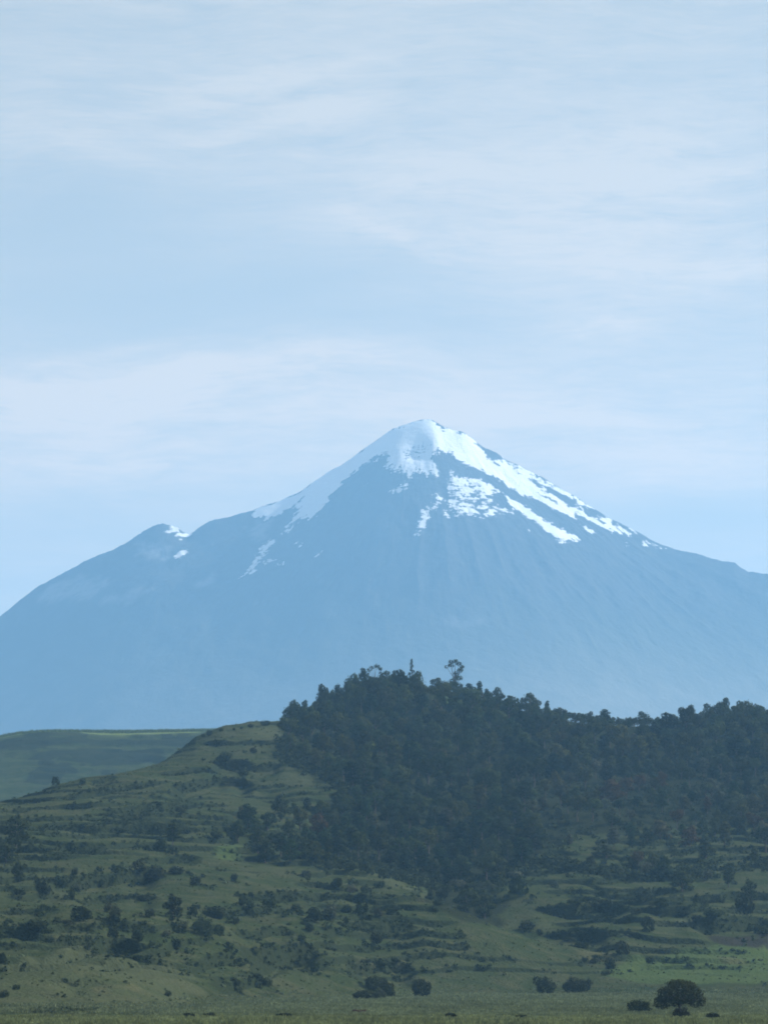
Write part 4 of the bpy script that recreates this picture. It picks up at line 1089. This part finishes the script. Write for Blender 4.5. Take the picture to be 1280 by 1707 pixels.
# ------------------------------------------------------------------ single shrubs on the slopes
GA, GB, GC, GD, GE = 'bushes on the left slope', 'bushes on the skyline', 'bushes on the middle slope', 'bushes in the ravine', 'bushes on the right terraces'
SH = [
    (69, 1495, 34, 30, 0, GA, 'round bush right of the egg shaped dark tree, on a ledge'), (32, 1495, 26, 12, 0, GA, 'low bush under the egg shaped dark tree'),
    (124, 1472, 15, 17, 0, GA, 'small upright bush at the left end of the long hedged ledge'), (129, 1488, 16, 16, 1, GA, 'small pale topped bush under the left end of the long hedged ledge'),
    (120, 1502, 13, 20, 0, GA, 'thin dark bush hanging below the pale topped bush'), (101, 1482, 22, 18, 0, GA, 'dark bush left of the pale topped bush'),
    (163, 1452, 7, 8, 0, GA, 'tiny lone bush dot above the long hedged ledge'), (189, 1450, 11, 10, 0, GA, 'small lone bush above the long hedged ledge, right of the tiny dot'),
    (259, 1470, 40, 28, 0, GA, 'largest bush of the long hedged ledge'), (232, 1472, 32, 20, 0, GA, 'bush left of the largest one on the long hedged ledge'), (292, 1460, 32, 16, 0, GA, 'bush at the right end of the long hedged ledge'),
    (326, 1478, 22, 18, 0, GA, 'green bush on open grass right of the long hedged ledge'), (390, 1471, 15, 15, 0, GA, 'small dark bush on open grass below the wood edge'),
    (238, 1504, 32, 13, 0, GA, 'flat dark bush with a pale upper rim on the second ledge'), (135, 1538, 44, 28, 0, GA, 'wide dark bush clump on the left slope below the second ledge'),
    (180, 1521, 20, 17, 2, GA, 'soft green bush above the columnar bush'), (191, 1544, 22, 28, 2, GA, 'columnar grey green bush on the left slope'),
    (249, 1531, 26, 18, 0, GA, 'dark bush left of the leaning tree on the lower left slope'), (322, 1529, 20, 18, 0, GA, 'dark bush right of the leaning tree on the lower left slope'),
    (337, 1562, 40, 36, 2, GA, 'largest rounded bush right of the leaning tree'), (360, 1533, 42, 22, 0, GA, 'broad low bush above the largest rounded bush'),
    (416, 1525, 28, 17, 2, GC, 'low grey green bush left of the middle slope hedges'), (403, 1512, 15, 15, 0, GC, 'small dark bush above the low grey green bush'), (364, 1559, 30, 18, 0, GA, 'dark bush touching the right side of the largest rounded bush'),
    (304, 1557, 26, 22, 0, GA, 'dark bush touching the left side of the largest rounded bush'), (187, 1564, 26, 20, 0, GA, 'bush left of the ball shaped bush'), (229, 1574, 30, 28, 0, GA, 'ball shaped bush with a bright rim on the lower left slope'),
    (276, 1564, 20, 14, 1, GA, 'pale bush between the ball shaped bush and the small ball bush'), (294, 1585, 20, 22, 0, GA, 'small ball bush with a bright rim below the largest rounded bush'), (146, 1555, 10, 8, 0, GA, 'tiny round bush on the pale slope'),
    (111, 1551, 24, 11, 0, GA, 'flat bush left of the tiny round bush'), (58, 1565, 56, 18, 0, GA, 'long hedge like bush near the left frame edge'), (446, 1581, 24, 10, 0, GC, 'flat bush on top of the long dark bank'),
    (26, 1651, 19, 11, 0, GA, 'small bush on the pale slope near the bottom left'), (5, 1665, 24, 15, 0, GA, 'dark bush cut by the frame edge at the bottom left'), (2, 1608, 18, 22, 0, GA, 'dark bush cut by the left frame edge beside the pale slope'),
    (279, 1662, 17, 11, 0, GA, 'lone dark bush between the pale slope and the field'), (431, 1637, 24, 15, 0, GC, 'bush at the right end of the small dark bank near the field'), (392, 1652, 24, 15, 0, GC, 'bush at the left end of the small dark bank near the field'),
    (393, 1542, 16, 12, 0, GC, 'small bush above the ledge of the middle slope'), (15, 1540, 24, 9, 0, GA, 'flat bush near the left frame edge above the long hedge like bush'), (67, 1529, 22, 8, 0, GA, 'flat bush left of the wide dark clump'),
    (268, 1421, 30, 26, 0, GA, 'bush at the lower left side of the dark upright tree'), (382, 1395, 16, 16, 0, GA, 'small round bush left of the furthest left tree of the wood'), (360, 1403, 28, 14, 0, GA, 'flat bush between the upright tree and the wood'),
    (349, 1228, 14, 11, 0, GB, 'dark skyline bush where the grass ridge begins'), (368, 1220, 10, 6, 0, GB, 'small flat skyline bush, second along the grass ridge'), (339, 1229, 8, 6, 0, GB, 'tiny bush left of the first dark skyline bush'),
    (390, 1218, 6, 5, 0, GB, 'smallest dot of a bush in the middle of the grass ridge'), (402, 1216, 7, 5, 0, GB, 'small dot of a bush right of the middle of the grass ridge'), (418, 1214, 13, 8, 0, GB, 'rounded skyline bush two from the wood'),
    (442, 1211, 24, 10, 0, GB, 'wide skyline bush closest to the wood'), (307, 1240, 25, 16, 0, GB, 'round bush against the far hill at the top of the left slope'), (204, 1281, 16, 12, 0, GB, 'bush on the ridge line in front of the far hill'),
    (163, 1292, 24, 12, 0, GB, 'flat dark bush lower down the ridge line'), (137, 1309, 18, 13, 0, GB, 'bush below the flat dark bush on the ridge line'), (92, 1312, 18, 18, 0, GB, 'upright bush at the low left part of the ridge line'),
    (422, 1256, 14, 11, 0, GA, 'small bush on the upper grass left of the wood'), (375, 1283, 28, 16, 0, GA, 'dark bush on the terraces left of the wood'), (405, 1303, 26, 14, 0, GA, 'dark low bush on the curved terrace'),
    (262, 1350, 22, 10, 0, GA, 'flat dark bush on the middle terraces of the left slope'), (300, 1362, 26, 14, 0, GA, 'dark bush above the dark upright tree'), (200, 1390, 30, 11, 0, GA, 'flat dark bush on the long terrace left of the upright tree'),
    (510, 1465, 24, 14, 2, GC, 'grey green bush on the mound below the wood'), (548, 1456, 20, 17, 2, GC, 'rounded grey bush near the top of the mound'), (582, 1439, 9, 13, 0, GC, 'tiny dark bush on top of the mound'),
    (562, 1485, 22, 18, 0, GC, 'dark bush left of centre on the mound'), (586, 1490, 22, 16, 1, GC, 'pale bush beside the dark bush on the mound'), (610, 1489, 22, 14, 2, GC, 'grey bush right of the pale bush on the mound'),
    (634, 1482, 22, 14, 0, GC, 'dark bush on the right flank of the mound'), (524, 1539, 36, 26, 0, GC, 'big dark bush left of the pale big bush on the middle slope'), (551, 1538, 34, 32, 1, GC, 'big pale grey bush on the middle slope'),
    (517, 1556, 24, 18, 0, GC, 'dark bush beneath the two big middle bushes'), (503, 1571, 22, 14, 0, GC, 'dark bush lowest of the diagonal row on the middle slope'), (579, 1523, 22, 16, 0, GC, 'bush right of and above the big pale bush'),
    (603, 1533, 32, 20, 0, GC, 'dark bush at the left end of the middle hedge'), (630, 1535, 18, 16, 2, GC, 'grey bush in the middle hedge'), (654, 1526, 32, 21, 2, GC, 'grey green bush at the right end of the middle hedge'),
    (448, 1513, 34, 17, 0, GC, 'dark low bush on the ledge left of the middle slope'), (493, 1520, 24, 14, 0, GC, 'low bush left of the big dark bush'), (627, 1583, 26, 24, 0, GC, 'lone ball bush on the grass above the V shaped bank'),
    (524, 1623, 22, 22, 0, GC, 'lone faint bush left of the V shaped bank'), (427, 1637, 24, 12, 0, GC, 'flat bush above the field left of centre'), (635, 1622, 30, 12, 0, GC, 'dark bush in the hollow of the V shaped bank'),
    (610, 1616, 26, 9, 0, GC, 'low bush at the left side of the V shaped bank'), (660, 1614, 22, 8, 0, GC, 'low bush at the right side of the V shaped bank'),
    (718, 1501, 18, 20, 0, GD, 'dark bush beside the bare pale patch at the ravine head'), (739, 1502, 28, 24, 0, GD, 'rounded dark bush in the ravine right of the pale patch'), (761, 1486, 36, 20, 1, GD, 'pale bush on top of the ravine bushes'),
    (809, 1489, 40, 20, 2, GD, 'grey green bush on the right bank of the ravine'), (702, 1472, 26, 16, 0, GD, 'dark bush where the wood meets the grassy mound'), (730, 1511, 22, 10, 0, GD, 'low dark bush on the spur crest by the pale patch'),
    (863, 1498, 48, 40, 0, GD, 'largest dark bush on the right bank of the ravine'), (860, 1466, 40, 14, 1, GD, 'pale topped bush above the largest dark bush of the right bank'), (835, 1462, 26, 14, 2, GD, 'grey bush at the wood edge above the right bank'),
    (877, 1553, 32, 18, 0, GE, 'bush on the right terraces just past the end of the spur'), (900, 1562, 16, 12, 0, GE, 'small bush right of the one past the end of the spur'), (966, 1582, 26, 12, 0, GE, 'dark bush left of the straw coloured ledge'),
    (1038, 1597, 30, 26, 0, GE, 'rounded dark bush on the straw coloured ledge'), (1017, 1617, 22, 22, 0, GE, 'round bush below the straw coloured ledge'), (1010, 1628, 22, 12, 0, GE, 'low bush under the round bush below the straw ledge'),
    (990, 1608, 18, 10, 0, GE, 'small bush left of the round bush below the straw ledge'), (1081, 1554, 28, 28, 0, GE, 'dark ball bush left of the dry grass patch'), (1074, 1510, 42, 20, 2, GE, 'broad grey green bush in the middle of the right terraces'),
    (1104, 1520, 28, 18, 0, GE, 'dark bush at the right of the broad grey green bush'), (1060, 1526, 28, 12, 0, GE, 'low dark bush under the broad grey green bush'), (1242, 1538, 42, 40, 0, GE, 'large dark bush under the round stemmed tree'),
    (1034, 1462, 18, 18, 2, GE, 'small round grey bush on the wood edge'), (1078, 1460, 26, 24, 1, GE, 'pale ball bush on the wood edge'), (1055, 1456, 28, 28, 0, GE, 'dark bush between the two ball bushes on the wood edge'),
    (1018, 1535, 8, 6, 0, GE, 'tiny dark bush on the open right terraces'), (924, 1481, 22, 14, 2, GE, 'grey bush at the left end of the right terraces'), (1190, 1556, 50, 13, 0, GE, 'long dark hedge along the top of the ploughed strip'),
    (1270, 1560, 40, 16, 0, GE, 'dark hedge at the right frame edge above the ploughed strip'), (1160, 1545, 20, 11, 0, GE, 'bush at the corner of the dry grass patch'), (960, 1522, 40, 10, 0, GE, 'low dark hedge on the left of the upper right terraces'),
    (1010, 1518, 34, 9, 0, GE, 'low dark hedge on the right of the upper right terraces'), (950, 1572, 30, 9, 0, GE, 'flat bush on the lower right terraces'), (1140, 1530, 30, 8, 0, GE, 'flat dark bush above the dry grass patch'),
    (985, 1445, 22, 18, 0, GE, 'dark bush on the grass tongue below the wood'), (1180, 1470, 26, 20, 2, GE, 'grey bush left of the slim dark tree')]
for px, py, w, h, kc, g, lab in SH:
    col = jit([SHR, PALE, (0.058, 0.070, 0.042)][kc], .15)
    shrub(px, py, w, h, lab, col, g)

# ------------------------------------------------------------------ ground cover that nobody could count


def merged_clumps(name, P, W, H, tones, colour, label, cat, blades=14, leaf=.45, seed=1):
    """many little leafy mounds in one mesh; P base points, W width, H height"""
    r = np.random.default_rng(seed); n = len(P)
    u = r.normal(size=(n, blades, 3)); u[..., 2] = np.abs(u[..., 2]); u /= np.linalg.norm(u, axis=2, keepdims=True)
    rad = r.uniform(.5, 1.0, (n, blades, 1))
    off = u * rad * np.stack([W / 2, W / 2, H], -1)[:, None]
    cen = (P[:, None] + off).reshape(-1, 3); nor = (u + r.normal(0, .4, u.shape)).reshape(-1, 3)
    size = np.repeat(np.maximum(W * leaf, .12), blades)
    v, f = quads_at(cen, nor, 1.0, 1.3, seed)
    v = (v.reshape(-1, 4, 3) - cen[:, None]) * size[:, None, None] + cen[:, None]
    me = mesh_np(name, v.reshape(-1, 3), f); vattr(me, 'tone', np.repeat(np.repeat(tones, blades), 4) * np.repeat(r.uniform(.85, 1.15, n * blades), 4))
    o = link(name, me, LEAF); o.color = (*colour, 1)
    return tag(o, label, cat, kind='stuff')


def blades(name, P, H, Wd, tones, colour, label, cat, per=6, spread=.3, seed=1):
    r = np.random.default_rng(seed); n = len(P)
    a = r.uniform(0, 2 * np.pi, (n, per)); rr = r.uniform(0, spread, (n, per))
    b = P[:, None] + np.stack([np.cos(a) * rr, np.sin(a) * rr, 0 * a - .05], -1)
    h = H[:, None] * r.uniform(.55, 1.15, (n, per)); ln = r.uniform(-.35, .35, (n, per, 2)) * h[..., None]
    w = Wd[:, None] * r.uniform(.6, 1.3, (n, per)); th = r.uniform(0, np.pi, (n, per))
    d = np.stack([np.cos(th), np.sin(th), 0 * th], -1) * w[..., None] * .5
    top = b + np.concatenate([ln, h[..., None]], -1)
    v = np.stack([b - d, b + d, top + d * .25, top - d * .25], 2).reshape(-1, 3)
    me = mesh_np(name, v, np.arange(len(v)).reshape(-1, 4)); vattr(me, 'tone', np.repeat(np.repeat(tones, per), 4) * np.repeat(r.uniform(.85, 1.15, n * per), 4))
    o = link(name, me, LEAF); o.color = (*colour, 1)
    return tag(o, label, cat, kind='stuff')


# scrub along the terrace faces
PS = []
for xl, yl, hm in SC_LINES:
    L = xl[-1] - xl[0]; n = int(L / 0.55) + 2
    x = rng.uniform(xl[0], xl[-1], n); y = np.interp(x, xl, yl) - rng.uniform(-.8, 0.45 * hm + 1.5, n)
    keep = fbm(x / 7.0, y / 9.0, 611, 2) > -.22
    x, y = x[keep], y[keep]
    PS.append(np.stack([x, y, gz(x, y) - .05, rng.uniform(.5, 1.0, len(x)) * min(1.5, .45 + .28 * hm)], -1))
# thinner scrub on the minor risers, and round the feet of the single bushes
sl = np.gradient(ZG, axis=0) / np.gradient(YA)[:, None]
ii = np.argwhere((sl > .42) & (YG < 1750) & (ZG > 2))
ii = ii[rng.choice(len(ii), min(len(ii), 6500), replace=False)]
x = XG[ii[:, 0], ii[:, 1]] + rng.normal(0, .5, len(ii)); y = YG[ii[:, 0], ii[:, 1]] + rng.normal(0, .8, len(ii))
k = (fbm(x / 9.0, y / 12.0, 619, 2) > -.12) & ~inpoly(x, y, hits(PATCH['litter'][0])); x, y = x[k], y[k]
PS.append(np.stack([x, y, gz(x, y) - .05, rng.uniform(.4, 1.15, len(x))], -1))
for o in list(C.objects):
    if o.name.split('.')[0] != 'shrub' or o.get('group') not in (GA, GC, GD, GE): continue
    w = o.scale[0] * 2; n = int((3 + w * .9) * (.35 if o.get('group') == GE else 1)); hh_ = o.scale[2] * 1.3
    x = o.location.x + rng.normal(0, .85 * w, n); y = o.location.y + rng.normal(0, .7 * w, n)
    PS.append(np.stack([x, y, gz(x, y) - .05, rng.uniform(.22, .55, n) * min(hh_, 5)], -1))
PS = np.vstack(PS)
PS = PS[~(inpoly(PS[:, 0], PS[:, 1], hits(PATCH['dry'][0])) & (rng.random(len(PS)) < .75))]
merged_clumps('scrub', PS[:, :3], PS[:, 3] * 1.5, PS[:, 3] * .95, rng.uniform(.65, 1.3, len(PS)), (0.036, 0.049, 0.024), 'dark tangled scrub covering the faces of the terraces', 'scrub', 26, .26, 21)

# dwarf bushes and tussocks over the open slope
n = 24000
s = rng.uniform(-1.2, 1.2, n); y = 610 + 1240 * rng.random(n) ** 1.15; x = s * half(y); z = gz(x, y)
pd = fbm(x / 22.0, y / 40.0, 631, 3)
wd = inpoly(x, y, hits([q for q in PATCH['litter'][0]])) | (z < .6) | (pd < rng.uniform(-.55, .35, n))
wd |= inpoly(x, y, hits(PATCH['dry'][0])) & (rng.random(n) < .6)
x, y, z = x[~wd], y[~wd], z[~wd]
hh = rng.uniform(.2, .5, len(x)) * (1 + (rng.random(len(x)) < .06) * 1.2)
merged_clumps('undergrowth', np.stack([x, y, z - .05], -1), hh * 2.0, hh, rng.uniform(.7, 1.35, len(x)), (0.070, 0.088, 0.042), 'low tussocks and dwarf bushes dotted all over the open slope', 'undergrowth', 8, .42, 22)

# brush on the floor of the wood
W = hits(WOOD); n = 5500
bx = rng.uniform(W[:, 0].min(), W[:, 0].max(), n); by = rng.uniform(W[:, 1].min(), W[:, 1].max(), n)
k = inpoly(bx, by, W) & ((by > 1480) | (bx < 60) | (rng.random(n) < .35)); bx, by = bx[k], by[k]
m_ = 2600; q = rng.integers(0, 18, m_); t = rng.random(m_); WP = np.array(WOOD, float)
e = WP[q] * (1 - t)[:, None] + WP[(q + 1)] * t[:, None] + np.stack([rng.normal(0, 9, m_), rng.normal(3, 5, m_)], -1)
E = [h for h in (hit(*p) for p in e) if h is not None]
bx = np.concatenate([bx, [h[0] for h in E]]); by = np.concatenate([by, [h[1] for h in E]])
hb = rng.uniform(.8, 2.6, len(bx))
merged_clumps('undergrowth', np.stack([bx, by, gz(bx, by) - .1], -1), hb * 1.5, hb, rng.uniform(.6, 1.4, len(bx)), (0.034, 0.044, 0.020), 'dark brush and saplings filling the gaps between the trees of the wood', 'undergrowth', 24, .24, 23)

# meadow of the field, and rough grass along its near side
n = 30000
y = 586 + (1000 - 586) * rng.random(n) ** 1.4; x = rng.uniform(-1.15, 1.15, n) * 0.107 * y
z = np.maximum(gz(x, y), 0); k = z < 1.2; x, y, z = x[k], y[k], z[k]
blades('grass', np.stack([x, y, z], -1), rng.uniform(.18, .5, len(x)), np.full(len(x), .30), rng.uniform(.8, 1.25, len(x)) * (1 + .35 * fbm(x / 9, y / 30, 651)), (0.125, 0.15, 0.080), 'even pale green grass covering the flat field', 'grass', 6, .7, 31)
n = 15000
y = rng.uniform(478, 592, n); x = rng.uniform(-1.15, 1.15, n) * (0.107 * y + 4)
mot = fbm(x / 5.0, y / 14.0, 661, 3)
hg = np.clip(.55 + mot * .9 + rng.normal(0, .12, n), .18, 1.5) * np.interp(y, [500, 560], [1, .5])
blades('grass', np.stack([x, y, 0 * x], -1), hg, np.full(n, .16), np.clip(rng.uniform(.6, 1.25, n) * (1 + .5 * fbm(x / 3.0, y / 10.0, 671)), .3, 2), (0.155, 0.180, 0.080), 'rough yellowish grass and weeds along the near side of the field', 'grass', 7, .45, 32)
# crop standing on the rim of the far hill
n = 5000
x = rng.uniform(-330, -90, n); dd = rng.uniform(-6, 22, n)
FH = [o for o in C.objects if o.name.startswith('hill') and o.data and 'crop' in o.data.attributes][0]
co = np.empty(len(FH.data.vertices) * 3, np.float32); FH.data.vertices.foreach_get('co', co); co = co.reshape(-1, 3)
i1 = np.argsort(co[:, 0], kind='stable'); ux = np.unique(co[:, 0]); uy = np.unique(co[:, 1]); ZF = co[:, 2].reshape(len(uy), len(ux))[::-1]
zf = bil(ZF, ux, uy, x, 2750 - dd)
blades('grass', np.stack([x, 2750 - dd, zf], -1), rng.uniform(.8, 1.9, n), np.full(n, .5), rng.uniform(.8, 1.2, n), (0.10, 0.14, 0.05), 'pale green crop standing along the rim of the far hill', 'crop', 4, 1.0, 33)

# ------------------------------------------------------------------ air


def build_haze():
    x0, x1, y0, y1, z0, z1 = -9600, 9600, -2200, 20500, -60, 2080
    V = [(x, y, z) for z in (z0, z1) for y in (y0, y1) for x in (x0, x1)]
    F = [(0, 2, 3, 1), (4, 5, 7, 6), (0, 1, 5, 4), (2, 6, 7, 3), (0, 4, 6, 2), (1, 3, 7, 5)]
    me = mesh_np('haze', V, F)
    m = bpy.data.materials.new('blue haze'); m.use_nodes = True; nt = m.node_tree; nt.nodes.clear()
    out = nd(nt, 'ShaderNodeOutputMaterial')
    v = nd(nt, 'ShaderNodeVolumePrincipled', {'Color': HAZE_COLOR, 'Density': HAZE_DENSITY, 'Anisotropy': 0.2})
    nt.links.new(v.outputs[0], out.inputs['Volume'])
    tag(link('haze', me, m), 'thin blue haze filling the air between hill and volcano', 'haze', kind='stuff')


build_haze()
